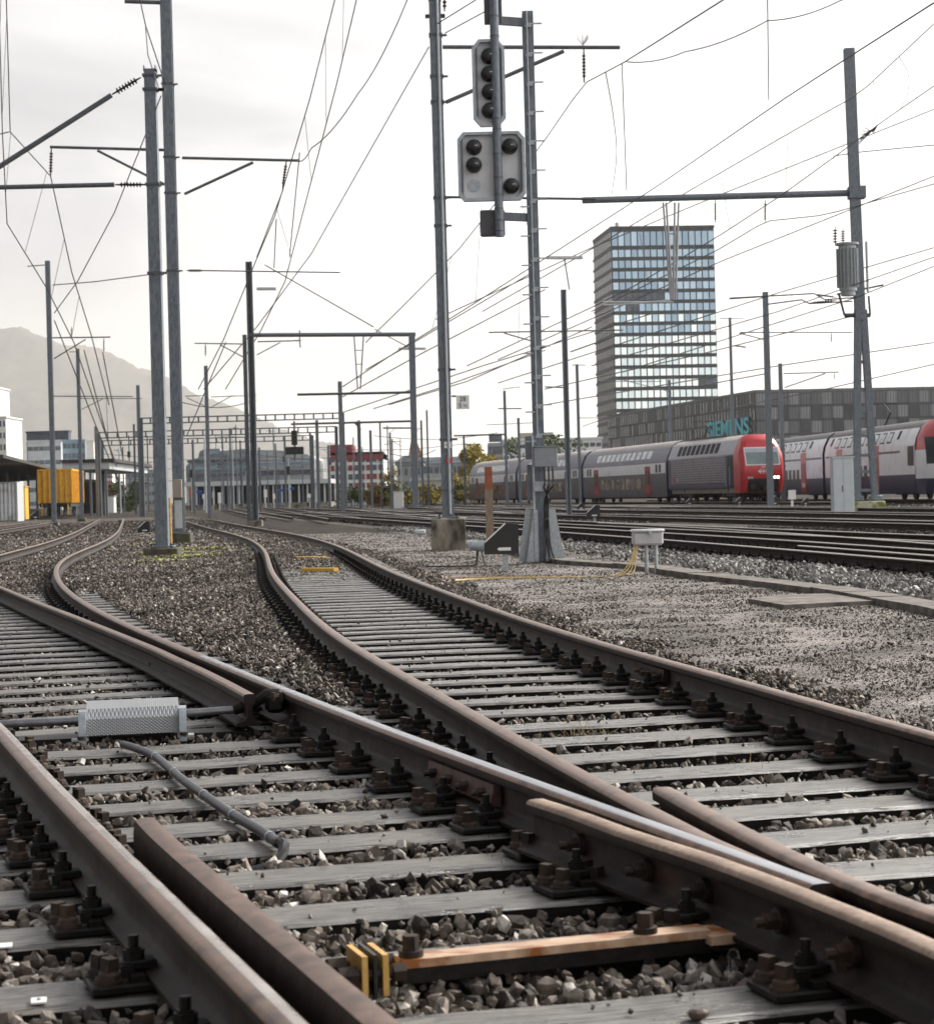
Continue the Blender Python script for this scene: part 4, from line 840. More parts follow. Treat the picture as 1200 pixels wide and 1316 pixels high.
lattice('highest and nearest lattice gantry over the tracks left of centre', 181, 440, 534, 541, 188, 21)
lattice('middle lattice gantry seen under the highest one', 126, 432, 552, 559, 205, 25)
lattice('lowest lattice gantry farthest away in the station throat', 131, 401, 563, 569, 232, 22)
rgm = random.Random(11)
for i in range(34):
    px = rgm.uniform(150, 612); Y = rgm.uniform(215, 330); yt = rgm.uniform(545, 606)
    if 195 < px < 245: continue
    o = Mast('catenary_mast', 'very thin far mast or signal post in the crowded station throat', px, Y, yt, rgm.choice((.12, .16, .2)), 'box', group='very thin far posts in the station throat', mat=rgm.choice((M_STEEL, M_STEELD, M_LGREY)))
    a_ = rgm.uniform(6, 22)*rgm.choice((-1, 1))
    if i % 3: o.arm((px, yt+4), (px+a_, yt+3.5), .035, 'cantilever'); o.arm((px, yt+10), (px+a_*.6, yt+4), .03, 'strut')
    elif i % 2: z_ = o.H*.75; o.part('signal_box', MB().box((0, -.2, z_), (.5, .3, 1.0), bev=.08), M_BLACK)
for i, (x0, y0, x1, y1, Y) in enumerate(((130, 583, 400, 590, 250), (180, 600, 420, 603, 270), (230, 516, 330, 514, 150), (400, 574, 600, 570, 210), (420, 590, 610, 588, 240), (480, 560, 640, 556, 200), (130, 612, 300, 615, 290), (330, 585, 480, 582, 230), (330, 602, 470, 600, 250), (500, 582, 560, 578, 180))):
    a_, b_ = U(x0, y0, Y), U(x1, y1, Y); tag(MB().tube([a_.lerp(b_, k/8)-Vector((0, 0, .5*math.sin(k/8*3.14))) for k in range(9)], .03, n=4).build('span_wire', M_WIRE, origin=a_), 'far cross span wire over the station throat, one of a tangle', 'wire', 'far cross span wires')
ext = Mast('portal_gantry', 'thin horizontal boom of a far gantry above the red and white building', 464, 168, 540, .25, 'box', group=None, cat='gantry', mat=M_STEELD)
ext.arm((374, 545), (535, 541), .09, 'boom', th=0); ext.arm((455, 542), (464, 552), .08, 'knee_brace', th=0); ext.arm((492, 550), (530, 550), .07, 'tray', th=0)
g3 = Mast('portal_gantry', 'low far gantry between the km plate mast and the ladder mast', 598.5, 190, 560, .2, 'box', group=None, cat='gantry', mat=M_STEELD)
g3.arm((583, 560), (650, 558), .08, 'boom', th=0)
hs = root('hanging_signal', U(379, 592, 165), 0, 'small black signal hanging from the far boom above the station hall', 'signal')
def hl(px, py): return U(px, py, 165)-U(379, 592, 165)
m = MB().bx(-.25, .25, -.1, .1, hl(379, 572).z, hl(379, 553).z, bev=.06); m.build('upper_board', M_BLACK, hs)
MB().bx(-.75, .75, -.1, .1, hl(379, 584).z, hl(379, 574).z, bev=.06).build('lower_board', M_BLACK, hs); MB().cyl((0, .2, 0), (0, .2, hl(379, 541).z), .08, n=8).build('tube', M_STEELD, hs)
# ------------------------------------------------------------------ overhead wires
def WZ(px, py, Z):
    x, y = unroll(px, py); Y = F*(Z-CAMZ)/(-y); return Vector((x*Y/F, Y, Z))
def W_(px, py, Y): return U(px, py, Y)
def runon(raw, P):      # wires that leave the photo run on past the viewer to the next mast behind
    if isinstance(raw[0], Vector) or not (raw[0][0] <= 0 or raw[0][0] >= 1200 or raw[0][1] <= 0): return P
    d = P[0]-P[1]
    if d.y > -1: return P
    t = min((P[0].y+25)/-d.y, 60/d.length); return [P[0]+d*t]+P
def wire(label, pts, r=.008, group='overhead wires', sagk=0, name='overhead_wire'):
    pts = runon(pts, [p if isinstance(p, Vector) else U(*p) for p in pts]); out = []
    for i in range(len(pts)-1):
        a, b = pts[i], pts[i+1]; n = 8
        for k in range(n): t = k/n; q = a.lerp(b, t); q = q-Vector((0, 0, sagk*4*t*(1-t))); out.append(q)
    out.append(pts[-1]); rr = [max(r, p.length*.00028) for p in out]
    m = MB().tube(out, rr, n=5); return tag(m.build(name, M_WIRE, origin=out[0]), label, 'wire', group)
def line(label, mess, cont, nd, r=.008):     # messenger + contact wire with droppers
    ms = runon(mess, [U(*p) for p in mess]); cs = runon(cont, [U(*p) for p in cont])
    r_ = root('overhead_line', cs[0], 0, label, 'overhead line', 'overhead lines'); o = cs[0]
    def poly(P, t):
        t *= len(P)-1; i = min(int(t), len(P)-2); return P[i].lerp(P[i+1], t-i)
    for nm, P, sg in (('messenger_wire', ms, .0), ('contact_wire', cs, 0)):
        q = [poly(P, k/24)-o for k in range(25)]; MB().tube(q, [max(r, (p+o).length*.00028) for p in q], n=5).build(nm, M_WIRE, r_)
    for k in range(nd):
        t = (k+.5)/nd; a = poly(cs, t); 
        # messenger point at the same depth
        best = min((poly(ms, j/200) for j in range(201)), key=lambda p: abs(p.y-a.y))
        if abs(best.y-a.y) < 3 and best.z > a.z and abs(best.x-a.x) < .3*(best.z-a.z): MB().tube([a-o, best-o], max(.004, a.length*.00013), n=4).build('dropper', M_WIRE, r_)
line('overhead line climbing steeply from the gantry to the top edge left of centre', [(430, 0, 34), (398, 127, 42), (353, 278, 62), (328, 337, 78), (287, 437, 120), (255, 500, 170)], [(459, -5, 27), (432, 110, 33), (400, 232, 44), (366, 362, 68), (335, 425, 92), (290, 500, 150)], 9)
line('overhead line dropping from the left top corner towards the hopper wagon mast', [(8, -5, 30), (13, 169, 40), (65, 226, 53), (92, 349, 75), (117, 430, 115), (140, 520, 190)], [(-1, 20, 26), (3, 170, 32), (9, 287, 45), (60, 370, 62), (95, 440, 90), (150, 600, 220)], 8)
wire('wire sweeping from the top edge to the right insulator of the dark left mast', [(523, 0, 30), (460, 120, 38), (400, 190, 47), (381, 206, 50)], sagk=.12)
wire('long wire from the head of the centre mast down to the left', [(551, 60, 42), (400, 326, 80), (330, 420, 130), (262, 500, 200)])
line('overhead line passing right of the centre mast behind the ladder mast', [(928, 0, 22), (803, 79, 27), (750, 107, 31), (693, 190, 42), (588, 322, 68), (517, 394, 100), (470, 440, 150)], [(1200, 3, 19), (1020, 118, 26), (840, 242, 35), (711, 325, 45), (590, 402, 62), (517, 447, 82), (440, 497, 120)], 11, .009)
wire('light wire arching across the upper right sky to the insulator', [(1080, 0, 22), (986, 26, 24), (880, 66, 26), (805, 79, 27)], sagk=.05, r=.005)
wire('thin dropper hanging at the upper right', [(986, -5, 24), (987.5, 128, 26.5)], r=.004)
wire('thin dropper left of the tower', [(799, 82, 27), (805, 244, 37)], r=.004)
line('overhead line crossing the transformer mast from the right edge', [(1200, 30, 40), (1115, 110, 55), (1090, 128, 60), (1050, 150, 66), (880, 248, 95), (760, 320, 130), (620, 400, 180)], [(1200, 110, 42), (1135, 155, 52), (1090, 188, 60), (1005, 250, 72), (925, 302, 88), (800, 376, 120), (600, 470, 190)], 8)
wire('faint wire from the right edge passing behind the transformer mast head', [(1200, 140, 60), (1080, 188, 75), (930, 248, 95), (760, 318, 140), (560, 410, 220)], r=.006)
wire('dark wire ending on the mast from the right edge', [(1200, 186, 80), (1105, 195, 84), (1072, 200, 84), (1070, 204, 84)], r=.014)
line('overhead line over the parked double deck train', [(1200, 226, 62), (1040, 290, 75), (925, 336, 90), (800, 392, 120), (640, 462, 180)], [(1200, 236, 55), (1060, 276, 66), (984, 284, 84), (920, 322, 95), (760, 400, 150)], 5, .006)
for k, (a, b, c) in enumerate((((1200, 318, 75), (1000, 376, 100), (640, 492, 220)), ((1200, 330, 70), (1000, 400, 100), (760, 470, 180)), ((1200, 342, 70), (1100, 382, 84), (800, 478, 190)), ((1200, 468, 110), (1060, 500, 135), (900, 532, 200)), ((1200, 440, 110), (1000, 470, 140), (700, 520, 260)),
                              ((680, 352, 70), (535, 438, 110), (470, 475, 160)), ((700, 372, 75), (540, 455, 120), (440, 510, 200)), ((840, 402, 95), (620, 470, 150), (440, 530, 260)), ((760, 420, 110), (600, 490, 180), (500, 520, 260)), ((700, 450, 130), (560, 500, 220), (480, 525, 280)), ((1100, 405, 84), (900, 455, 140), (700, 500, 220)))):
    wire(['faint wire above the long dark building, upper', 'faint wire above the long dark building, middle', 'faint wire leaving the transformer bracket', 'wire low over the white train roof', 'wire between the masts above the white train', 'wire running left from the ladder mast, upper', 'wire running left from the ladder mast, lower',
          'wire crossing in front of the dark tower towards the gantry', 'wire from the lamp tray mast towards the far gantry', 'wire above the white office building', 'wire from the transformer bracket across the tower base'][k], [a, b, c], r=.005)
wire('taut cross wire from the big left mast to the hopper wagon mast', [(204, 351, 41), (120, 362, 75), (68, 366, 118)])
wire('diagonal wire from the big left mast down towards the hill', [(207, 123, 41), (147, 273, 62), (100, 361, 95), (70, 402, 150)], r=.006)
wire('thin wire at the top left beside the dark mast, outer', [(180, 0, 48), (187, 32, 50), (212, 107, 53)], r=.006); wire('thin wire at the top left beside the dark mast, inner', [(187, 32, 50), (190, 70, 46), (204, 113, 40.5)], r=.006)
wire('short jumper wire at the left top corner', [(0, 172, 40), (12, 169, 40)], r=.006)
for k, (a, b) in enumerate((((385, 196, 49), (372, 330, 68)), ((355, 281, 62), (352, 344, 64)), ((562, 30, 41), (620, -6, 38)), ((572, 42, 41), (622, 15, 33)), ((70, 412, 118), (160, 640, 300)), ((108, 450, 150), (158, 640, 320)), ((290, 440, 110), (240, 560, 240)), ((132, 453, 120), (160, 600, 280)), ((340, 340, 97), (480, 420, 96)), ((482, 423, 96), (532, 450, 120)), ((364, 243, 52), (330, 330, 75)))):
    wire(['drop wire below the right insulator of the dark left mast', 'drop wire beside the gantry leg', 'upper short wire at the centre mast head', 'lower short wire at the centre mast head', 'wire from the hopper wagon mast to the station', 'wire from the slender mast to the station', 'wire behind the gantry leg to the left',
          'wire hanging from the hopper wagon mast arm', 'slack wire over the gantry beam', 'anchor wire at the gantry corner', 'stay wire from the right insulator'][k], [a, b], r=.005)
for k, (pts) in enumerate(([(1155, 72, 47), (1167, 95, 49), (1166, 120, 51), (1158, 138, 53)], [(1062, 145, 66), (1046, 170, 67), (1046, 195, 66), (1060, 210, 68)], [(778, 92, 29), (788, 150, 33), (792, 200, 38), (786, 250, 50)], [(1006, 282, 80), (1018, 320, 90), (1022, 350, 92), (1016, 384, 100)])):
    P = crom([U(*p) for p in pts], .2); tag(MB().tube(P, .009, n=5).build('jumper_cable', M_WIRE, origin=P[0]), ['curved jumper cable near the right edge', 'curved jumper cable left of the transformer mast head', 'curved jumper cable above the tower roof corner', 'curved jumper cable right of the tower'][k], 'cable', 'curved jumper cables')
# ------------------------------------------------------------------ trackside things
def thing(name, label, cat, px, py, group=None, z=GZ, rz=0): p = G(px, py, z); return root(name, p, rz, label, cat, group), p.y
def indicator(px, py, sc, label, flip=1):
    r_, Y = thing('shunting_indicator', label, 'indicator', px, py, 'black arrow indicators beside the tracks')
    s = sc; f = flip
    MB().bx(-.04, .05, -.02, .02, 0, .30*s).build('post', M_ZINC, r_)
    b = MB().prism([(-.33*s*f, .29*s), (.23*s*f, .29*s), (.23*s*f, .78*s), (.02*s*f, .80*s), (-.33*s*f, .48*s)], 'y', -.09, .09).build('housing', M_BLACK, r_)
    MB().prism([(-.12*s*f, .375*s), (-.09*s*f, .35*s), (.10*s*f, .35*s), (.10*s*f, .40*s), (-.09*s*f, .40*s)], 'y', -.097, -.091).build('arrow', M_WHITE, b)
    MB().bar((-.32*s*f, -.095, .49*s), (.02*s*f, -.095, .79*s), .01, .02).build('edge_strip', M_WHITE, b)
indicator(649, 735, .96, 'large black arrow indicator on a zinc post, between the wooden marker and the ladder mast')
indicator(764, 674, .9, 'black arrow indicator standing between yard rails, right of the ladder mast')
indicator(187, 692, .75, 'black arrow indicator hidden half behind the big left mast')
indicator(747, 660, .8, 'small black arrow indicator at the foot of the lamp tray mast'); indicator(886, 653, .8, 'small black arrow indicator below the locomotive middle'); indicator(950, 652, .8, 'small black arrow indicator below the locomotive cab'); indicator(995, 655, .9, 'black arrow indicator at the foot of the mast before the locomotive'); indicator(1035, 653, .7, 'small black arrow indicator below the white train doors'); indicator(46, 672, 1.1, 'black arrow indicator in front of the yellow hopper wagon')
r_, Y = thing('marker_post', 'tall wooden marker post with orange painted top, beside the square concrete foundation', 'post', 630, 706); zt = U(628, 600, Y).z-GZ; zm = U(628, 629, Y).z-GZ
MB().bx(-.085, .085, -.06, .06, 0, zm).build('lower_post', mk('post_wood', (.17, .12, .085), (.28, .21, .155), 10, .8, stretch=(4, 4, .6), bump=.3), r_); MB().bx(-.085, .085, -.06, .06, zm, zt).build('painted_top', mk('post_orange', (.24, .065, .03), (.32, .09, .045), 8, .6), r_)
r_, Y = thing('junction_box', 'light grey junction box on two short legs with yellow cables hanging from it', 'junction box', 833, 738)
MB().box((0, 0, .52), (.44, .30, .2), bev=.03).build('body', mk('box_grey', (.42, .42, .43), (.52, .52, .52), 5, .45), r_); MB().box((0, 0, .63), (.48, .34, .045), bev=.02).build('lid', MATS['box_grey'], r_); MB().box((.03, -.175, .6), (.05, .03, .06)).build('latch', M_ZINC, r_)
for x in (-.02, .12): MB().cyl((x, .03, -.05), (x, .03, .44), .028, n=8).build('leg', M_ZINC, r_)
for k in range(4):
    a = Vector((-.14-.02*k, -.05, .44)); b = [a, a+Vector((-.04, -.05, -.2)), a+Vector((-.10-.04*k, -.2, -.40)), a+Vector((-.3-.05*k, -.35, -.44)), Vector((-1.2, -.65+.06*k, .015)), Vector((-2.3-.1*k, -.55+.1*k, .02)), Vector((-3.1, -1.2+.12*k, .02))]
    if k > 1: b = b[:4]+[Vector((-.9, -.6, .01)), Vector((-2.0, -.42+.1*k, .015)), Vector((-2.9, -.1+.1*k, .02))]
    MB().tube(crom(b, .08), .0085, n=6).build('yellow_cable', mk('yellow_cable', (.50, .33, .10), (.66, .48, .20), 8, .5), r_)
r_, Y = thing('track_sensor', 'small grey camera like sensor on thin legs, right of the square foundation', 'sensor', 615, 728)
MB().cyl((-.14, 0, .36), (.10, 0, .34), .085, .10, n=14).cyl((-.2, 0, .4), (-.14, 0, .36), .05, .07, n=10).box((.12, 0, .31), (.14, .16, .05)).build('body', M_ZINC, r_)
for x in (-.02, .05): MB().cyl((x, 0, .28), (x*2.4, 0, -.03), .012, n=6).build('leg', M_BLACK, r_)
MB().tube(crom([(0, 0, .28), (-.04, -.1, .05), (-.2, -.15, .02), (-.6, -.05, .02), (-.95, 0, .02)], .06), .014, n=6).build('black_cable', M_BLACK, r_)
r_, Y = thing('track_sensor', 'small pale box lying on the gravel left of the square foundation', 'sensor', 540, 690); MB().box((0, 0, .15), (.32, .25, .14), bev=.03).box((0, 0, .05), (.1, .1, .12)).build('body', M_LGREY, r_)
# cable duct and slabs
M_DUCT = mk('duct_concrete', (.09, .078, .068), (.19, .165, .145), 5, .9, bump=.3, bscale=30, c3=(.06, .05, .04), s3=3, lo3=.5, hi3=.65, rand=1)
dp = [G(px, py, GZ+.05) for px, py in ((640, 703), (720, 720), (817, 727), (900, 739), (975, 747), (1062, 757.5), (1140, 770), (1200, 780), (1300, 802))]; dp = crom(dp, .55)
for i in range(0, len(dp)-1, 2):
    a, b = dp[i], dp[min(i+2, len(dp)-1)]; d = (b-a); g = .006
    if d.length < .3: continue
    if 22.2 < (a.y+b.y)/2 < 23.5 and False: continue
    n_ = d.normalized(); o = MB().bar(a+n_*g-(a+b)/2, b-n_*g-(a+b)/2, .38, .08).build('duct_cover', M_DUCT, loc=(a+b)/2+Vector((0, 0, -.01+random.uniform(-.006, .006))))
    tag(o, 'concrete cover of the cable duct running along the clean ballast, one of the row', 'duct cover', 'concrete covers of the cable duct')
c = G(1050, 767, GZ); m = MB(); P = [G(px, py, GZ+.06) for px, py in ((961, 768), (1007, 776), (1160, 769), (1100, 760.5), (1000, 763))]; m.prism([(p.x-c.x, p.y-c.y) for p in P], 'z', .0, .05)
tag(m.build('cover_slab', M_DUCT, loc=c), 'wide flat concrete slab lying on the gravel path beside the cable duct', 'slab')
# point machine cover with its rods
ct = G(167, 949, 0); th = TH0; pm = root('point_machine', (ct.x, ct.y+.1, 0), R(9), 'silver chequer plate cover of the point machine rods, between the left rails', 'point machine')
def cheq():
    m = bpy.data.materials.new('chequer_plate'); m.use_nodes = True; nt = m.node_tree; N = nt.nodes; L = nt.links; p = N['Principled BSDF']; p.inputs['Base Color'].default_value = (.36, .37, .38, 1); p.inputs['Metallic'].default_value = .75; p.inputs['Roughness'].default_value = .38
    tc = N.new('ShaderNodeTexCoord'); sp = N.new('ShaderNodeSeparateXYZ'); L.new(tc.outputs['Object'], sp.inputs[0])
    def mt(op, a, b=None):
        n = N.new('ShaderNodeMath'); n.operation = op
        for i, v in enumerate((a, b)):
            if v is None: continue
            if isinstance(v, (int, float)): n.inputs[i].default_value = v
            else: L.new(v, n.inputs[i])
        return n.outputs[0]
    v_ = mt('ADD', sp.outputs[1], mt('MULTIPLY', sp.outputs[2], -1.3)); 
    a = mt('SINE', mt('MULTIPLY', mt('ADD', sp.outputs[0], v_), 330)); b = mt('SINE', mt('MULTIPLY', mt('SUBTRACT', sp.outputs[0], v_), 330)); h = mt('MULTIPLY', mt('MAXIMUM', a, b), 1)
    bp = N.new('ShaderNodeBump'); bp.inputs['Distance'].default_value = .0022; bp.inputs['Strength'].default_value = .45; L.new(h, bp.inputs['Height']); L.new(bp.outputs[0], p.inputs['Normal'])
    n = N.new('ShaderNodeTexNoise'); n.inputs['Scale'].default_value = 9; L.new(tc.outputs['Object'], n.inputs['Vector']); r = N.new('ShaderNodeMapRange'); r.inputs[3].default_value = .25; r.inputs[4].default_value = .6; L.new(n.outputs[0], r.inputs[0]); L.new(r.outputs[0], p.inputs['Roughness'])
    return m
ppm = F/ct.y; Wd = 118/ppm
m = MB().prism([(-.10, .02), (-.10, .10), (-.06, .145), (.17, .165), (.24, .12), (.24, .02)], 'x', -Wd/2, Wd/2); m.build('cover', cheq(), pm)
for sx in (-1, 1): MB().prism([(-.15, -.02), (-.15, .11), (-.13, .14), (-.10, .15), (-.07, .13), (-.07, -.02)], 'x', sx*(Wd/2+.035), sx*Wd/2).bx(sx*(Wd/2-.01), sx*(Wd/2+.07), -.15, -.07, 0, .010).build('end_plate', M_ZINC, pm); MB().cyl((sx*(Wd/2+.02), -.2, .014), (sx*(Wd/2+.02), -.2, .03), .02, n=6).build('bolt', M_BOLT, pm)
MB().bx(-.9, 1.05, .0, .2, -.06, .0).build('base_trough', M_DARK, pm)
MB().cyl((-Wd/2, .05, .08), (-1.25, .05, .08), .020, n=12).cyl((Wd/2, .08, .09), (.52, .08, .1), .020, n=12).build('rod', mk('rod_steel', (.16, .16, .17), (.24, .24, .25), 20, .4, metal=.7), pm)
MB().tube(crom([(.50, .08, .10), (.60, .06, .13), (.66, .05, .17), (.72, .05, .17)], .03), .028, n=10).box((.7, .05, .13), (.1, .1, .1), bev=.02).build('linkage', M_DARK, pm)
for x in (.69, .73): MB().cyl((x, -.0, .14), (x, -.0, .185), .011, n=6).build('bolt', M_BOLT, pm)
# black cable hose across the sleepers
hp = [G(px, py, .03) for px, py in ((158, 957), (172, 961), (200, 973), (232, 1000), (262, 1022), (300, 1048), (335, 1068), (358, 1084))]; hp = crom(hp, .06); c = hp[0].copy()
ho = MB().tube([p-c for p in hp], .018, n=12).build('cable_hose', mk('hose_black', (.035, .037, .045), (.06, .062, .07), 30, .4), loc=c); tag(ho, 'black cable hose strapped across the left sleepers, in front of the silver cover', 'hose')
for t in (.18, .38, .62, .8, .97):
    p = hp[int(t*(len(hp)-1))]-c; q = hp[min(int(t*(len(hp)-1))+1, len(hp)-1)]-c; d = (q-p).normalized() if (q-p).length > 0 else Vector((.5, -.8, 0)); MB().cyl(p-d*.008, p+d*.008, .0205, n=12).build('strap', M_ZINC, ho); MB().box(p+Vector((.03, .0, -.01)), (.02, .03, .03)).build('clip', M_DARK, ho)
e = hp[-1]-c; MB().tube(crom([e+Vector((-.01, .02, 0)), e+Vector((.02, -.03, .0)), e+Vector((-.0, -.10, -.05)), e+Vector((-.12, -.14, -.07)), e+Vector((-.25, -.12, -.08))], .03), .018, n=8).build('inner_cable', M_BLACK, ho)
# yellow rod with its insulated clamp
ya, yb = G(512, 1243, .035), G(905, 1203, .035); yr = root('tie_rod', ya, 0, 'yellow painted flat tie rod with rust stains, between guard rail and wing rail', 'tie rod')
d = (yb-ya); n_ = d.normalized(); MB().bar(Vector((0, 0, .012)), d+Vector((0, 0, .012)), .075, .02).build('bar', mk('rod_yellow', (.34, .21, .13), (.60, .42, .29), 9, .42, c3=(.26, .085, .015), s3=7, lo3=.50, hi3=.62, bump=.15, stretch=(1, 3, 1)), yr)
MB().bar(Vector((0, 0, -.018)), d+Vector((0, 0, -.018)), .06, .036).build('bar_web', M_DARK, yr)
for k, o in enumerate((-.05, -.10)): q = n_*o; MB().bar(q+n_*-.007, q+n_*.007, .14, .095).build('clamp_plate', M_YEL, yr)
MB().bar(n_*-.079, n_*-.071, .145, .10).build('insulating_plate', M_BLACK, yr)
for sy in (-.05, .05):
    for sz in (.0,): q = Vector((n_.y*sy, -n_.x*sy, sz)); MB().cyl(q+n_*-.25, q+n_*-.02, .013, n=8).cyl(q+n_*-.16, q+n_*-.115, .026, n=6).cyl(q+n_*-.03, q+n_*.0, .024, n=6).build('bolt', M_BOLT, yr)
for t, h_ in ((.04, .05), (.80, .05)): q = d*t+Vector((0, 0, .022)); MB().cyl(q, q+Vector((0, 0, .015)), .03, n=12).cyl(q+Vector((0, 0, .015)), q+Vector((0, 0, h_)), .02, n=6).build('head_bolt', M_BOLT, yr)
MB().bar(d*.985, d*1.10, .13, .022).build('end_plate', MATS['rod_yellow'], yr)
for px, py, px2, lab in ((380, 717, 418, 'small yellow bar on the right track, farther one'), (390, 732, 432, 'small yellow bar on the right track, nearer one')):
    a, b = G(px, py, .03), G(px2, py, .03); o = MB().bar(Vector((0, 0, 0)), b-a, .12, .05).build('marker_bar', mk('bar_yellow', (.75, .42, .05), (.85, .52, .09), 6, .5), loc=a); tag(o, lab, 'marker bar')
for px, py in ((7, 1217), (50, 1288)): p = G(px, py, .003); o = MB().box((0, 0, .003), (.035, .05, .004), rot=Matrix.Rotation(.2, 3, 'Z')).build('sleeper_tag', M_WHITE, loc=p); tag(o, 'small white tag nailed to a sleeper at the lower left, %s' % ('nearer the edge' if px < 20 else 'closest to the viewer'), 'tag')
p = G(897, 1303, .012); o = MB().lathe((0, 0, -.012), (0, 0, 1), [(0, .012), (.006, .021), (.016, .022), (.022, .012)], 7).build('loose_stone', mk('stone_brown', (.07, .05, .042), (.13, .10, .085), 60, .7, bump=.4), loc=p, smooth=0); o.scale = (1.1, .8, 1); tag(o, 'single brown stone lying on the nearest sleeper', 'stone')
# dry grass tufts and moss
M_STRAW = mk('dry_grass', (.32, .24, .12), (.50, .40, .22), 5, .8); M_MOSS = mk('yellow_moss', (.20, .22, .02), (.38, .40, .05), 20, .9, bump=.5)
for gi, (px, py, n_b, sz) in enumerate(((752, 950, 40, .10), (700, 965, 24, .08), (960, 995, 30, .07), (920, 1005, 25, .06), (520, 800, 22, .1), (470, 760, 16, .1))):
    c = G(px, py, -.05); m = MB()
    for _ in range(n_b):
        a = Vector((random.gauss(0, .09), random.gauss(0, .035), 0)); t = Vector((random.gauss(0, .6), random.gauss(0, .4), random.uniform(.2, 1))).normalized()*sz*random.uniform(.6, 1.5); s_ = Vector((.0016, 0, 0))
        m.add([a-s_, a+s_, a+t*.5+s_, a+t, a+t*.5-s_], [(0, 1, 2, 3, 4)])
    tag(m.build('dry_grass_tuft', M_STRAW, loc=c, smooth=0), ['straw coloured grass tuft between sleepers right of the crossing rails', 'thin dry grass wisps close to the brown curved rail', 'flattened dry grass nest between right sleepers', 'dry grass nest beside the flattened one', 'sparse dry grass on the far right track sleepers', 'sparse dry grass high up the right track'][gi], 'grass tuft')
for i, (px, py, s_) in enumerate(((222, 712, 1.0), (255, 706, 1.6), (190, 700, 1.1), (208, 722, .8), (236, 716, 1.4))):
    c = G(px, py, GZ+.075); m = MB(); n = 110
    for _ in range(n):
        q = Vector((random.gauss(0, .35*s_), random.gauss(0, .5*s_), random.uniform(.02, .05))); r0 = random.uniform(.03, .09); m.lathe(q-Vector((0, 0, .04)), (0, 0, 1), [(0, r0), (.03, r0*.9), (.045, r0*.4)], 6)
    tag(m.build('moss', M_MOSS, loc=c), 'yellow green moss around the big left masts, patch %s' % ('under the tapered mast', 'right of the dark mast', 'left of the tapered mast', 'in front of the block', 'between the blocks')[i], 'moss', kind='stuff')
# ------------------------------------------------------------------ rolling stock
M_GL = mk('window_glass', (.012, .016, .02), rough=.3, spec=.25)
M_GLP = mk('sky_reflection_window', (.42, .46, .48), (.60, .64, .66), 1.2, .15, metal=.3)  # pale reflection of the sky put into the pane colour
M_GLW = mk('painted_reflection_window', (.05, .035, .025), (.45, .33, .22), 1.6, .12, metal=.2, lo=.45, hi=.6)  # warm reflections painted into the dark glass colour
M_VIO = mk('violet_grey_paint', (.12, .115, .17), (.16, .155, .21), 3, .38)
M_NAVY = mk('navy_paint', (.015, .022, .06), (.025, .035, .085), 3, .35)
M_LOWER = mk('dirty_violet_paint', (.09, .08, .10), (.16, .145, .165), 2.5, .45)
M_TWH = mk('train_white', (.80, .80, .83), (.86, .86, .88), 1.5, .35, c3=(.62, .60, .61), s3=1.2)
M_TRED = mk('train_red', (.46, .025, .035), (.56, .045, .05), 2, .32)
M_DRED = mk('door_red', (.30, .03, .03), (.42, .06, .05), 3, .4)
M_ROOF = mk('train_roof', (.32, .29, .28), (.46, .43, .41), 4, .6)
M_ROOFD = mk('train_roof_dark', (.09, .085, .09), (.15, .145, .15), 4, .6)
M_LIL = mk('lilac_grey_paint', (.36, .36, .42), (.45, .45, .51), 3, .35)
M_UND = mk('underframe_black', (.010, .009, .009), (.03, .027, .025), 6, .7)
M_LAMP = mk("head_lamp", (.9, .9, .85), emit=(1, .95, .8), estr=4)
M_TEAL = mk('windscreen', (.05, .10, .10), (.13, .20, .20), .9, .08, spec=.9)
def wheelset(par, x, r=.46):
    for sy in (-1, 1):
        w_ = MB().cyl((x, sy*.68, r+.0), (x, sy*.82, r+.0), r, n=18).cyl((x, sy*.82, r), (x, sy*.86, r), r*.5, n=12).build('wheel', M_UND, par)
def bogie(root_, x, wb=2.4):
    b = MB().bx(x-wb/2-.5, x+wb/2+.5, -1.12, 1.12, .35, .72, bev=.05)
    for s in (-1, 1): b.bx(x+s*wb/2-.2, x+s*wb/2+.2, -1.2, 1.2, .3, .7)
    b.cyl((x, -1.15, .7), (x, -1.15, 1.0), .14, n=8)
    b = b.build('bogie', M_UND, root_)
    for s in (-1, 1): wheelset(b, x+s*wb/2)
def yofz(sec, z):
    for (y0, z0), (y1, z1) in zip(sec, sec[1:]):
        if z0 <= z <= z1: return y0+(y1-y0)*(z-z0)/max(1e-6, z1-z0)
    return sec[-1][0]
def panel(mb, sec, x0, x1, z0, z1, side=-1, off=.012, mi=0):
    zs = [z0]+[z for _, z in sec if z0+.02 < z < z1-.02]+[z1]; vs = []
    for z in zs:
        y = yofz(sec, z); vs += [(x0, side*(y+off), z+off*.3), (x1, side*(y+off), z+off*.3), (x1, side*(y-.02), z-.0), (x0, side*(y-.02), z-.0)]
    n = len(zs); fs = []
    for i in range(n-1):
        for k in range(4): fs.append((i*4+k, i*4+(k+1) % 4, (i+1)*4+(k+1) % 4, (i+1)*4+k))
    fs += [(0, 1, 2, 3), ((n-1)*4, (n-1)*4+1, (n-1)*4+2, (n-1)*4+3)]
    mb.add(vs, fs, mi)
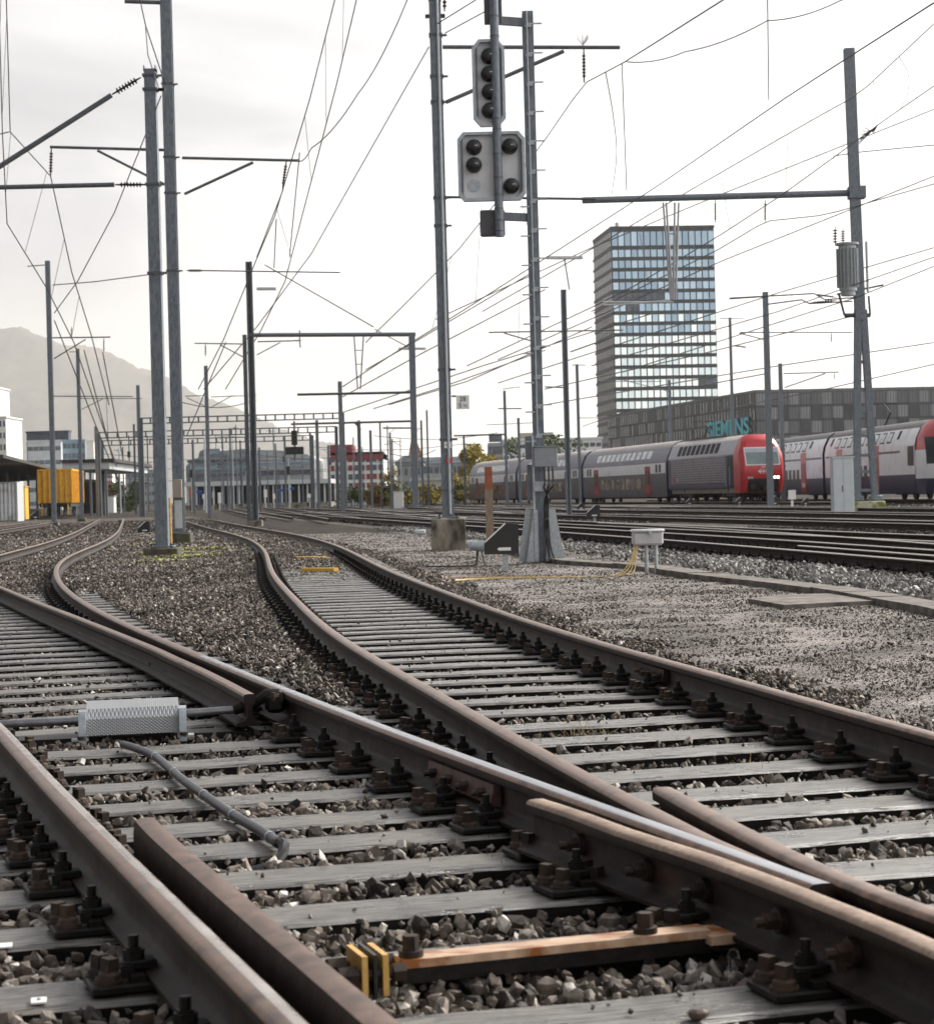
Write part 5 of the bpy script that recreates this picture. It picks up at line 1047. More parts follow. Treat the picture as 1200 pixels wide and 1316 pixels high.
def loft(sec, xs, mats):    # sec: half section bottom->top; mats index per segment
    m = MB(); full = [(y, z) for y, z in sec]+[(-y, z) for y, z in sec[::-1] if y > 0]; n = len(full)
    vs = [(x, y, z) for x in xs for y, z in full]; m.v = vs
    seg = list(mats)+list(mats[::-1])+[0]
    seg = mats+mats[::-1] if sec[-1][0] == 0 else mats+[mats[-1]]+mats[::-1]
    for i in range(len(xs)-1):
        for k in range(n-1): m.f.append((i*n+k, i*n+k+1, (i+1)*n+k+1, (i+1)*n+k)); m.m.append(seg[k])
        m.f.append((i*n+n-1, i*n, (i+1)*n, (i+1)*n+n-1)); m.m.append(0)
    m.f.append(tuple(range(n))); m.m.append(mats[0]); m.f.append(tuple(range(len(xs)*n-1, (len(xs)-1)*n-1, -1))); m.m.append(mats[0])
    return m
def place(path, s0, L_):     # point and heading for a vehicle starting at arc length s0
    def at(s):
        for a, b in zip(path, path[1:]):
            a, b = Vector(a), Vector(b); l = (b-a).length
            if s <= l: return a.lerp(b, s/l)
            s -= l
        return Vector(path[-1])
    f, b = at(s0), at(s0+L_); d = f-b
    return (f+b)/2, math.atan2(d.y, d.x)
RZ = .19
def vehicle(name, label, path, s0, L_, cat, group=None):
    p, a = place(path, s0, L_); return root(name, (p.x, p.y, RZ), a, label, cat, group)
# --- locomotive
LP = crom([Vector(p) for p in LOCO_PATH], 2)
def arc(path, Y): # arc length at which the path reaches depth Y
    s = 0
    for a, b in zip(path, path[1:]):
        if a.y <= Y <= b.y: return s+(b-a).length*(Y-a.y)/(b.y-a.y)
        s += (b-a).length
    return s
s_ = arc(LP, 131)
lo = vehicle('locomotive', 'electric locomotive with red front and slatted grey sides before the long dark building', LP, s_, 18.4, 'locomotive')
SEC = [(1.40, .95), (1.47, 1.15), (1.47, 3.15), (1.08, 4.12), (.62, 4.40), (0, 4.46)]
lob = loft(SEC, [-9.1, 7.5], [0, 0, 1, 2, 2]); body = lob.build('body', [M_VIO, M_LIL, M_ROOF], lo)
for q in (-1, 1):
    m = MB()
    for k in range(11): panel(m, SEC, -8.2, 5.7, 1.35+k*.165, 1.43+k*.165, q, .05)
    tag(m.build('side_slats', mk('slat_grey', (.26, .24, .27), (.42, .38, .40), 3, .4), body), kind=None)
for k in range(9): x = -6.8+k*1.2; [(lambda m: (panel(m, SEC, x, x+.85, 3.32, 4.0, q, .015), m.build('roof_vent', M_UND, body)))(MB()) for q in (-1, 1)]
m = MB(); panel(m, SEC, -9.0, -8.3, 1.2, 3.05, -1, .02); panel(m, SEC, -9.0, -8.3, 1.2, 3.05, 1, .02); m.build('rear_panel', M_NAVY, body)
for sd in (-1, 1):
    m = MB(); panel(m, SEC, 6.0, 7.4, 1.0, 3.1, sd, .02); d = m.build('cab_door', M_NAVY, lo); m = MB(); panel(m, SEC, 6.15, 6.55, 2.2, 3.0, sd, .035); m.build('door_window', M_GL, d); m = MB(); panel(m, SEC, 6.95, 7.25, 2.2, 3.0, sd, .035); m.build('door_window', M_GL, d)
    m = MB()
    for x in (5.9, 6.8): m.cyl((x, sd*1.54, 1.1), (x, sd*1.54, 2.4), .02, n=6)
    m.build('hand_rail', M_LGREY, lo)
zr = [(.62, 7.5, 9.0, 1.40, 1.30), (1.25, 7.5, 9.2, 1.47, 1.38), (1.75, 7.5, 9.28, 1.47, 1.40), (2.35, 7.5, 9.25, 1.47, 1.40), (3.15, 7.5, 8.95, 1.47, 1.34), (3.75, 7.5, 8.70, 1.25, 1.10), (4.15, 7.5, 8.42, 1.08, .88), (4.42, 7.5, 8.0, .66, .55)]
m = MB(); vs = []
for z, xb, xf, wb, wf in zr: vs += [(xb, wb, z), (xf-.3, wb, z), (xf, wf-.15, z), (xf, -(wf-.15), z), (xf-.3, -wb, z), (xb, -wb, z)]
n = 6; fs = [(i*n+k, i*n+(k+1) % n, (i+1)*n+(k+1) % n, (i+1)*n+k) for i in range(len(zr)-1) for k in range(n)]+[tuple(range(n)), tuple(range(len(zr)*n-1, (len(zr)-1)*n-1, -1))]
nose = m.add(vs, fs).build('cab', M_TRED, lo, smooth=25)
def fx(z):
    for a, b in zip(zr, zr[1:]):
        if a[0] <= z <= b[0]: t = (z-a[0])/(b[0]-a[0]); return a[2]+(b[2]-a[2])*t
def fq(mb, y0, y1, z0, z1, off=.015, n_=4):
    for k in range(n_):
        a, b = z0+(z1-z0)*k/n_, z0+(z1-z0)*(k+1)/n_; xa, xb = fx(a)+off, fx(b)+off
        mb.add([(xa, y0, a), (xa, y1, a), (xb, y1, b), (xb, y0, b), (xa-.04, y0, a), (xa-.04, y1, a), (xb-.04, y1, b), (xb-.04, y0, b)], [(0, 1, 2, 3), (4, 7, 6, 5), (0, 4, 5, 1), (3, 2, 6, 7), (0, 3, 7, 4), (1, 5, 6, 2)])
m = MB(); fq(m, -1.16, 1.16, 2.38, 3.56, .018); ws = m.build('windscreen_frame', M_WHITE, lo); m = MB(); fq(m, -1.09, 1.09, 2.45, 3.50, .03); m.build('windscreen', M_TEAL, ws)
m = MB(); fq(m, -1.09, 1.09, 3.22, 3.50, .036, 1); m.build('sun_blind', M_LIL, ws)
m = MB(); m.add([(9.10, s*1.42, z) for s, z in ((-1, 2.5), (-1, 3.1))]+[(8.35, -1.475, 3.25), (8.6, -1.475, 2.5)], [(0, 1, 2, 3)])
m = MB(); fq(m, -1.02, 1.02, .64, 1.52, .02); bl = m.build('front_apron', M_UND, lo)
MB().bx(9.2, 9.75, -.16, .16, .75, 1.0).bx(9.2, 9.55, -.95, -.65, .85, 1.15).bx(9.2, 9.55, .65, .95, .85, 1.15).build('coupler', M_UND, bl)
for y, on in ((-1.0, 0), (-.8, 0), (.78, 1), (1.0, 1)): m = MB(); m.cyl((fx(1.58), y*.98, 1.58), (fx(1.58)+.03, y*.98, 1.58), .085, n=12); m.build('headlight', M_LAMP if on else M_LGREY, lo)
# rail company arrows emblem: double headed arrow crossed by a bar
m = MB(); X0 = fx(1.95)+.012
for s in (-1, 1): m.prism([(s*.36, 1.98), (s*.18, 2.14), (s*.10, 2.14), (s*.22, 2.01), (s*.03, 2.01), (s*.03, 1.95), (s*.22, 1.95), (s*.10, 1.82), (s*.18, 1.82)], 'x', X0, X0+.012)
m.bx(X0, X0+.012, -.03, .03, 1.82, 2.14).bx(X0, X0+.01, -.13, .13, 2.24, 2.30); m.build('emblem', M_WHITE, lo)
MB().bx(-8.9, 8.9, -1.25, 1.25, .62, .96).build('underframe', mk('sole_bar', (.16, .14, .12), (.24, .21, .18), 5, .6), lo)
for x in (-5.5, 5.5): bogie(lo, x, 2.8)
t = textmesh('SBB', 'side_lettering', .42, M_WHITE, lo, (-6.4, -1.515, 1.62), (R(90), 0, 0)); MB().bx(-7.5, -7.05, -1.53, -1.50, 1.45, 1.8).build('side_badge', M_TRED, lo)
m = MB().bar((-4.6, 0, 4.55), (-3.3, .0, 5.3), .08, .06).bar((-3.3, 0, 5.3), (-4.7, 0, 5.75), .06, .05).bar((-4.6, -.5, 4.55), (-4.6, .5, 4.55), .08, .1).bar((-4.7, -.8, 5.75), (-4.7, .8, 5.75), .06, .06).bar((-3.9, .3, 4.55), (-3.3, .1, 5.3), .05, .05); m.build('pantograph', M_UND, lo)
MB().bx(-6.5, 3, -.5, .5, 4.44, 4.56).build('roof_deck', M_ROOFD, lo)
# --- double deck coaches behind it
CS = [(1.36, .42), (1.42, .75), (1.43, 2.18), (1.43, 2.95), (1.32, 3.40), (1.02, 4.05), (.55, 4.45), (0, 4.58)]
def coach(label, s0, L_=26.0):
    c = vehicle('double_deck_coach', label, LP, s0, L_, 'coach', 'double deck coaches behind the locomotive'); h = L_/2
    b = loft(CS, [-h+.15, h-.15], [0, 0, 1, 2, 2, 3, 3]).build('body', [M_LOWER, M_TWH, M_VIO, M_ROOF], c)
    for sd in (-1, 1):
        for k in range(11):
            x = -h+4.6+k*1.56; m = MB(); panel(m, CS, x, x+1.15, 3.32, 3.92, sd); m.build('upper_window', M_GLP, c)
        for k in range(8):
            x = -h+6.3+k*1.6; m = MB(); panel(m, CS, x, x+1.25, 1.05, 1.85, sd); m.build('lower_window', M_GLW, c)
        for x in (-h+4.0, h-6.0):
            m = MB(); panel(m, CS, x, x+1.5, .62, 2.75, sd, .02); d = m.build('door', M_DRED, c)
            for q in (.15, .85): m = MB(); panel(m, CS, x+q, x+q+.45, 1.35, 2.4, sd, .032); m.build('door_window', M_GL, d)
            m = MB(); panel(m, CS, x+.1, x+1.4, .66, 1.0, sd, .032); m.build('door_step_panel', M_TRED, d)
        for x in (-h+1.6, -h+2.5, h-3.0, h-2.1): m = MB(); panel(m, CS, x, x+.55, 2.25, 2.85, sd); m.build('end_window', M_GL, c)
    for x in (-h, h-.3): loft([(y*1.005, z) for y, z in CS], [x, x+.3], [0]*7).build('end_ring', M_NAVY, c)
    for x in (-h+3.2, h-3.2): bogie(c, x)
    MB().bx(-h+6, h-6, -1.2, 1.2, .3, .45).build('underframe', M_UND, c)
    return c
s_ += 18.9
for k, lab in enumerate(('double deck coach coupled directly behind the locomotive, white band and red doors', 'middle double deck coach, partly behind the ladder mast', 'double deck coach behind the orange topped marker post', 'last double deck coach, farthest left in the row')):
    if k < 3: coach(lab if k != 2 else 'last double deck coach, farthest left, behind the orange topped marker post', s_); s_ += 26.6
# --- white double deck multiple unit at the right
ES = [(1.36, .35), (1.42, .7), (1.43, 1.45), (1.43, 3.05), (1.34, 3.5), (1.06, 4.08), (.62, 4.45), (0, 4.56)]
EP = crom([Vector(p) for p in EMU_PATH], 2)
def emu(label, s0, L_, doors, cabend=False):
    c = vehicle('double_deck_railcar', label, EP, s0, L_, 'railcar', 'cars of the white double deck train'); h = L_/2; front = h-(2.6 if cabend else .1)
    b = loft(ES, [-h+.1, front], [0, 0, 1, 1, 1, 2, 3]).build('body', [M_NAVY, M_TWH, M_ROOFD, M_ROOFD], c)
    for sd in (-1, 1):
        k = 0; x = -h+2.6
        while x < front-5.4:
            m = MB(); panel(m, ES, x, x+1.0, 3.32, 3.98, sd, .008); w_ = m.build('upper_window_frame', M_UND, c); m = MB(); panel(m, ES, x+.09, x+.91, 3.40, 3.90, sd, .02); m.build('pane', M_TWH if False else M_GLP, w_); x += 1.55
        for x in (-h+1.2, front-3.9): m = MB(); panel(m, ES, x, x+.5, 3.5, 4.0, sd, .01); m.build('end_vent', M_UND, c)
        for dx in doors:
            m = MB(); panel(m, ES, dx, dx+1.45, .5, 3.25, sd, .02); d = m.build('door', M_TRED, c)
            m = MB(); panel(m, ES, dx+.2, dx+1.25, 1.3, 2.5, sd, .034); m.build('door_window', M_DRED, d); m = MB(); panel(m, ES, dx+.35, dx+1.1, .85, 1.15, sd, .034); m.build('door_sign', M_WHITE, d)
        m = MB(); panel(m, ES, -h+.4, front-.2, 2.72, 2.84, sd, .006); m.build('stripe', M_NAVY, c)
        x = min(doors)+2.2
        while x < max(doors)-1.0: m = MB(); panel(m, ES, x, x+.72, 1.25, 2.1, sd); m.build('lower_window', M_GL, c); x += 1.15
        for x in (0, 1.1): m = MB(); panel(m, ES, x, x+.4, 2.35, 2.5, sd); m.build('small_vent', M_UND, c)
    for x in (-h+3, front-3.4): bogie(c, x)
    loft([(y*.93, z) for y, z in ES], [-h-.45, -h+.1], [0]*7).build('gangway', M_UND, c)
    if cabend:
        rows_ = [(.35, 0, 1.36), (1.2, .5, 1.40), (2.0, .6, 1.42), (2.8, .35, 1.40), (3.5, -.35, 1.3), (4.1, -1.1, 1.02), (4.5, -1.9, .6)]; m = MB(); vs = []
        for z, dx, w_ in rows_: xf = h+dx*.8; vs += [(front, min(w_, yofz(ES, z)), z), (xf-.9 if xf-.9 > front else front+.05, w_*.99, z), (max(xf, front+.1), w_*.62, z), (max(xf, front+.1), -w_*.62, z), (xf-.9 if xf-.9 > front else front+.05, -w_*.99, z), (front, -min(w_, yofz(ES, z)), z)]
        n = 6; m.add(vs, [(i*n+k, i*n+(k+1) % n, (i+1)*n+(k+1) % n, (i+1)*n+k) for i in range(len(rows_)-1) for k in range(n)]+[tuple(range(n)), tuple(range(len(rows_)*n-1, (len(rows_)-1)*n-1, -1))]); m.m = [(1 if i < 1 else 2 if (i in (2, 3) and k in (1, 2, 3)) else 0 if i >= 4 or (i == 3 and k in (0, 4)) else 3) for i in range(len(rows_)-1) for k in range(n)]+[1, 0]; cb = m.build('cab', [M_TRED, M_NAVY, M_GL, M_TWH], c, smooth=30)
        for sd in (-1, 1):
            m = MB(); panel(m, ES, front-2.9, front-.1, 2.0, 3.2, sd, .02); m.build('cab_side', M_TWH, c); m = MB(); panel(m, ES, front-1.3, front-.15, 1.95, 3.05, sd, .035); m.build('cab_window', M_GL, c)
    m = MB().bar((-2, 0, 4.55), (-.6, 0, 5.3), .08, .06).bar((-.6, 0, 5.3), (-2.1, 0, 5.9), .06, .05).bar((-2.1, -.8, 5.9), (-2.1, .8, 5.9), .06, .06)
    if cabend: m.build('pantograph', M_UND, c)
    return c
s1 = arc(EP, 111)
emu('front car of the white double deck train with red cab end, at the right edge', s1, 23.6, (-8.6, .2), True)
emu('middle car of the white double deck train, behind the grey cabinet and mast', s1+24.1, 24.0, (-7.8, 6.0)); emu('rear car of the white double deck train, mostly hidden behind the locomotive', s1+48.6, 24.0, (-8, 6.3))
# numbered marker by the locomotive
r_ = root('number_marker', G(1018, 657, GZ), 0, 'small white numbered board on a short post beside the locomotive front', 'marker'); Yn = r_.location.y; hz = U(1018, 630, Yn).z-GZ
MB().bx(-.06, .06, -.04, .04, 0, hz-.5).build('post', M_WHITE, r_); b = MB().box((0, -.05, hz-.22), (.36, .04, .46)).build('board', M_WHITE, r_)
# ------------------------------------------------------------------ wagons and containers on the left
M_WYEL = mk('wagon_yellow', (.66, .33, .02), (.80, .45, .04), 3, .55, c3=(.52, .27, .03), s3=1.2, lo3=.5, hi3=.8)
def PB(px0, px1, pyt, Y): a, b = U(px0, 650, Y), U(px1, 650, Y); return a.x, b.x, U((px0+px1)/2, pyt, Y).z
x0, x1, z = PB(50, 92, 603, 190); wg = root('hopper_wagon', ((x0+x1)/2, 190, GZ), R(6), 'yellow freight wagon with ribbed box body, standing beside the dark platform roof', 'wagon'); W = x1-x0; zt = z-GZ; L_ = 13
b = MB().bx(-W/2, W/2, 0, L_, 1.45, zt, bev=.04).build('box_body', M_WYEL, wg)
for k in range(7): x = -W/2+W*k/6; MB().bx(x-.06, x+.06, -.16, .0, 1.45, zt-.1).build('end_rib', M_WYEL, b)
for k in range(14): y = L_*k/13; MB().bx(W/2, W/2+.1, y-.06, y+.06, 1.45, zt-.1).build('side_rib', M_WYEL, b)
MB().bx(-W/2-.08, W/2+.08, -.1, L_+.1, zt-.14, zt+.02).build('top_rim', M_WYEL, b)
MB().bx(-W/2+.1, W/2-.1, .1, L_-.1, 1.1, 1.44).build('underframe', M_UND, wg)
for y in (.9, 2.7, L_-2.7, L_-.9):
    for s in (-1, 1): MB().cyl((s*.68, y, .72), (s*.82, y, .72), .46, n=16).build('wheel', M_UND, wg)
for s in (-1, 1): MB().cyl((s*.87, -.6, 1.22), (s*.87, 0, 1.22), .10, n=10).cyl((s*.87, -.64, 1.22), (s*.87, -.6, 1.22), .22, n=14).build('buffer', M_UND, wg); MB().bx(s*1.2-.05, s*1.2+.05, -.15, -.05, .3, 1.4).build('step', M_WYEL, wg)
x0, x1, z = PB(102, 126, 616, 240); dw = root('covered_wagon', ((x0+x1)/2, 240, GZ), R(6), 'black wagon end standing behind the yellow hopper wagon', 'wagon'); W = x1-x0
MB().bx(-W/2, W/2, 0, 14, 1.0, z-GZ-.3, bev=.1).build('body', M_UND, dw); MB().prism([(-W/2, z-GZ-.3), (W/2, z-GZ-.3), (W/4, z-GZ), (-W/4, z-GZ)], 'y', 0, 14).build('roof', M_ROOFD, dw)
for y in (1, 3): MB().cyl((-.8, y, .6), (.8, y, .6), .46, n=14).build('wheelset', M_UND, dw)
x0, x1, z = PB(-45, 22, 620, 168); ct = root('container', ((x0+x1)/2, 168, GZ), R(3), 'white corrugated container cut by the left edge', 'container'); W = x1-x0; m = MB(); n = 26
poly = [(-W/2, 3)]+[(-W/2+W*k/n+(dx), (0 if k % 2 else -.09)) for k in range(n+1) for dx in (-.05, .05) if -W/2 <= -W/2+W*k/n+dx <= W/2]+[(W/2, 3)]; m.prism(poly, 'z', .1, z-GZ-.12); m.build('corrugated_body', mk('container_white', (.62, .65, .68), (.74, .76, .78), 2, .5, c3=(.42, .40, .38), s3=1), ct)
MB().bx(-W/2-.04, W/2+.04, -.14, 3.04, z-GZ-.12, z-GZ).bx(W/2-.1, W/2+.04, -.14, 3.04, 0, z-GZ-.12).build('frame', M_LGREY, ct)
x0, x1, z = PB(22.5, 32.5, 626, 172); yb_ = root('waste_container', ((x0+x1)/2, 172, GZ), R(4), 'narrow yellow orange steel bin next to the white container', 'container'); W = x1-x0
MB().bx(-W/2, W/2, 0, 2, .1, z-GZ, bev=.03).build('bin_body', M_WYEL, yb_); MB().bx(-W/2, W/2-.25, -.06, -.01, .0, 1.0).build('front_flap', M_STEEL, yb_); MB().bx(-W/2-.05, W/2+.05, -.08, 2.05, z-GZ, z-GZ+.08).build('rim', M_WYEL, yb_)
# platform roof (long dark canopy)
M_DKR = mk('dark_roof', (.02, .018, .017), (.05, .045, .04), 2, .8)
a = root('goods_shed', (-44, 150, GZ), R(8), 'long low shed with a black roof and open dark side, behind the containers', 'shed')
MB().add([(0, 0, 4.3), (9.5, 0, 4.9), (9.5, 110, 4.9), (0, 110, 4.3), (0, 0, 4.7), (9.5, 0, 5.15), (9.5, 110, 5.15), (0, 110, 4.7)], [(0, 3, 2, 1), (4, 5, 6, 7), (0, 1, 5, 4), (1, 2, 6, 5), (2, 3, 7, 6), (3, 0, 4, 7)]).build('roof', M_DKR, a)
MB().bx(-.2, .0, 0, 110, 0, 4.4).bx(0, 5.5, 36, 36.2, 0, 4.3).build('shade_back_wall', M_UND, a); MB().bx(0, 6.5, 0, 110, 0, .9).build('loading_dock', M_CONCD, a)  # shade under the shed roof put into a black interior wall
for k in range(9): MB().bx(6.2, 6.45, 2+k*13, 2.25+k*13, .9, 4.6).build('column', M_STEEL, a)
r2 = root('platform_roof', (U(80, 650, 215).x, 215, GZ), R(3), 'thin flat platform roof behind the slender mast, left of the lattice gantries', 'roof'); W = U(147, 650, 215).x-U(80, 650, 215).x; z = U(110, 590, 215).z-GZ
MB().bx(0, W, 0, 40, z-.35, z).build('roof_slab', M_DKR, r2); MB().bx(0, W-.5, .3, 39, z-1.1, z-.36).build('fascia', M_LGREY, r2)
for k in range(3): MB().bx(W*.2+k*W*.3, W*.2+k*W*.3+.25, 1, 1.25, 0, z-1.1).build('column', M_STEEL, r2)
# ------------------------------------------------------------------ buildings
def facade(label, px0, px1, pyt, Y, depth, wall, rows, cols, win, wf=.6, hf=.55, rz=0, group=None, name='office_building', floor0=0, roofh=.4, roofm=None, cat='building', ff=3.4):
    a, b = U(px0, 640, Y), U(px1, 640, Y); W = b.x-a.x; z = U(px0, pyt, Y).z-GZ; c = root(name, (a.x, Y, GZ), rz, label, cat, group)
    MB().bx(0, W, 0, depth, 0, z).build('walls', wall, c); MB().bx(-.3, W+.3, -.3, depth+.3, z, z+roofh).build('roof', roofm or wall, c)
    cw = W/cols; H = (z-floor0)/rows; k = 0; rest = MB()
    for i in range(rows):
        for j in range(cols):
            x = (j+.5)*cw; zz = floor0+(i+.5)*H; q = MB().bx(x-cw*wf/2, x+cw*wf/2, -.10, -.01, zz-H*hf/2, zz+H*hf/2)
            if k < 100: q.build('window', win[(i*7+j*3+(i*j) % 5) % len(win)] if isinstance(win, list) else win, c)
            k += 1
    return c, W, z
MW = mk('white_render', (.60, .60, .58), (.70, .70, .67), 1, .8); MG = mk('grey_render', (.20, .22, .24), (.30, .32, .34), .5, .8); MGL = mk('blue_glass_wall', (.10, .17, .24), (.22, .32, .40), .15, .15, metal=.4)
MNV = mk('navy_cladding', (.03, .04, .07), (.045, .06, .10), .4, .5); MRD = mk('maroon_cladding', (.16, .02, .03), (.28, .04, .05), .6, .6); MDW = mk('dark_window', (.04, .05, .065), (.10, .12, .15), .4, .12, metal=.3)
facade('white high rise with small dark windows behind the shed at the left edge', -45, -7, 498, 520, 20, MW, 12, 9, MDW, .45, .45)
facade('white lower block with a grid of square windows right of the white high rise', -40, 10, 538, 500, 18, MW, 8, 11, MDW, .5, .5)
facade('navy blue clad box rising behind the pale building', 36, 90, 556, 620, 4, MNV, 3, 4, MNV)
facade('pale grey two storey building in front of the navy box', 37, 80, 568, 560, 3, mk('pale_panel', (.42, .44, .46), (.52, .54, .56), .5, .6), 5, 6, MDW, .92, .3)
facade('blue glass fronted building behind the slender mast', 82, 111, 567, 540, 3, MGL, 7, 5, MDW, .8, .5); facade('blank white gable beside the blue glass building', 112.5, 122, 567, 538, 4, MW, 1, 1, MW)
facade('narrow building with a maroon and white chequered front', 133, 145, 593, 480, 10, MW, 8, 5, MRD, .7, .6); facade('low white building right of the chequered one', 145, 153, 601, 500, 10, MW, 4, 2, MDW)
facade('grey brown building far down the tracks between the left masts', 153, 200, 606, 620, 18, MG, 4, 9, MDW, .7, .4)
# station hall
MS_ = mk('hall_cladding', (.11, .12, .135), (.27, .29, .31), .22, .35, metal=.4, stretch=(1, 1, 6)); st = root('station_hall', (U(240, 640, 330).x, 330, GZ), 0, 'silvery grey station hall with stepped rounded roof behind the left gantry leg', 'building'); s = 330/F
def sx_(px): return (px-240)*s
def sz_(py): return U(300, py, 330).z-GZ
MB().prism([(sx_(240), 0), (sx_(240), sz_(598)), (sx_(246), sz_(590)), (sx_(256), sz_(587)), (sx_(258), sz_(579)), (sx_(264), sz_(576)), (sx_(284), sz_(576)), (sx_(285), sz_(579)), (sx_(318), sz_(577)), (sx_(322), sz_(576)), (sx_(324), 0)], 'y', 0, 30).build('curved_block', MS_, st)
MB().prism([(sx_(324.2), 0), (sx_(324.2), sz_(578)), (sx_(360), sz_(580)), (sx_(396), sz_(586)), (sx_(402), sz_(592)), (sx_(404), 0)], 'y', 2, 30).build('pale_block', mk('hall_pale', (.22, .24, .26), (.42, .43, .44), .3, .3, metal=.3, stretch=(1, 1, 5)), st)
for k, (a, b, y0, y1) in enumerate(((242, 322, 590, 593), (242, 322, 598, 603), (244, 322, 608, 611), (326, 400, 596, 599), (326, 400, 606, 612), (262, 284, 579, 583))): MB().bx(sx_(a), sx_(b), -.25, -.02, sz_(y1), sz_(y0)).build('window_band', MGL if k % 2 else MDW, st)
for k in range(9): MB().cyl((sx_(282+(k % 3)*3.5), -.3, sz_(592+(k//3)*4)), (sx_(282+(k % 3)*3.5), -.26, sz_(592+(k//3)*4)), .18, n=8).build('round_light', M_BLACK, st)
cn = root('platform_canopy', (U(236, 640, 300).x, 300, GZ), 0, 'long white edged platform canopy with black space beneath, below the station hall', 'canopy'); s = 300/F
def cx_(px): return (px-236)*s
zc = U(320, 622, 300).z-GZ
MB().bx(0, cx_(425), 0, 12, zc-.15, zc+.5).build('canopy_roof', M_LGREY, cn); MB().bx(0, cx_(425), 8, 9, 0, zc-.16).build('shade_back_wall', M_UND, cn); MB().bx(0, cx_(425), -.6, 12, 0, .75).build('platform', M_CONC, cn)  # black wall stands for the shade beneath the canopy
for k in range(17): MB().bx(cx_(240+k*11), cx_(240+k*11)+.22, .5, .7, .75, zc-.15).build('column', M_LGREY, cn)
M_BLUE = mk('sign_blue', (.02, .07, .32), rough=.4)
for i, (px, py, w_, h_, mt) in enumerate(((256, 632, 7, 4, M_BLUE), (266, 628, 9, 4, M_BLUE), (282, 640, 4, 14, M_WHITE), (246, 632, 4, 14, M_RED), (372, 628, 12, 3, M_BLUE), (398, 637, 7, 5, M_WHITE), (262, 638, 4, 6, M_WHITE), (274, 636, 3, 8, M_LGREY), (341, 634, 4, 10, M_WHITE), (352, 638, 3, 7, M_WHITE), (360, 630, 8, 3, M_BLUE), (405, 634, 5, 9, M_LGREY), (236, 640, 5, 5, M_WHITE))):
    p = U(px, py, 292); o = MB().bx(-w_*.056, w_*.056, -.06, .06, -h_*.056, h_*.056).bx(-.05, .05, -.04, .04, -(p.z-GZ), -h_*.056).build('platform_sign', mt, loc=p); tag(o, '%s below the station hall' % ('blue platform sign beside the red board', 'upper blue platform sign right of the red board', 'tall white platform board', 'red upright platform board', 'long blue sign under the hanging signal', 'white box sign right of the hanging signal', 'small white board under the left blue sign', 'grey narrow board under the upper blue sign', 'white board just right of the gantry leg', 'second white board right of the gantry leg', 'short blue sign right of the gantry leg', 'pale grey board at the right end of the platform', 'white square board at the left end of the platform')[i], 'sign', 'small signs on the distant platform')
# red and white building
c, W, z = facade('white building with maroon upper floor and dark red window panels, right of the gantry centre', 424, 494, 585, 340, 16, MW, 4, 9, [MRD, MDW, MRD, MDW], .72, .62, floor0=2.5, name='apartment_building')
MB().bx(0, W, -.3, 16, z-.9, z+.42).build('maroon_parapet', MRD, c); s = 340/F; MB().bx(0, 30*s, .5, 12, z+.42, z+.42+10*s).build('maroon_penthouse', MRD, c); MB().bx(-1, W+1, -2.5, 0, 0, 2.2).build('white_base', MW, c)
c, W, z = facade('grey house with a low pitched roof right of the autumn bushes posts', 511, 543, 598, 320, 12, mk('grey_green_wall', (.20, .23, .23), (.27, .30, .30), .5, .8), 3, 4, MDW, .4, .5, name='house'); MB().prism([(-.5, z+.41), (W+.5, z+.41), (W-1, z+1.5), (1.2, z+1.5)], 'y', -.5, 12.5).build('pitched_roof', MG, c)
facade('long pale building with blue grey roofs behind the centre mast', 536, 610, 596, 360, 14, MG, 3, 10, MDW, .7, .5, roofh=1.1, roofm=mk('blue_grey_roof', (.24, .28, .33), (.34, .38, .42), .4, .6)); facade('pale low wall building in front, right of the grey house', 530, 605, 618, 300, 6, mk('pale_wall', (.40, .40, .37), (.5, .5, .47), .5, .8), 1, 6, MDW, .3, .3)
spb = U(536, 640, 420); tz = U(533, 553, 420).z-GZ; bz = U(533, 592, 420).z-GZ; sr = root('church_tower', (spb.x, 420, GZ), 0, 'pointed brown brick spire behind the grey house', 'tower'); MB().bx(-1.6, 1.6, -1.6, 1.6, 0, bz).build('shaft', MG, sr)
MB().add([(-1.7, -1.7, bz), (1.7, -1.7, bz), (1.7, 1.7, bz), (-1.7, 1.7, bz), (-.6, 0, tz)], [(0, 1, 4), (1, 2, 4), (2, 3, 4), (3, 0, 4), (3, 2, 1, 0)]).build('spire', mk('spire_brown', (.22, .11, .06), (.33, .17, .09), 1, .8), sr)
# white office building behind the coaches
c, W, z = facade('white office building with grey left end, rising behind the coach roofs', 648, 775, 567, 430, 20, mk('office_white', (.66, .67, .66), (.74, .75, .74), .5, .6), 4, 16, MDW, .78, .34, floor0=3); s = 430/F
MB().bx(-19*s, -.02, -1, 18, 0, z-.3).build('grey_end_block', MG, c); MB().bx(22*s, 66*s, 3, 14, z+.41, z+7*s+.6).build('roof_plant', mk('plant_beige', (.30, .28, .24), rough=.8), c)
for k in range(4): MB().bx(-18*s, -1*s, -1.15, -1.02, z*.2*k+.8+4, z*.2*k+2.4+4).build('end_window', MDW, c)
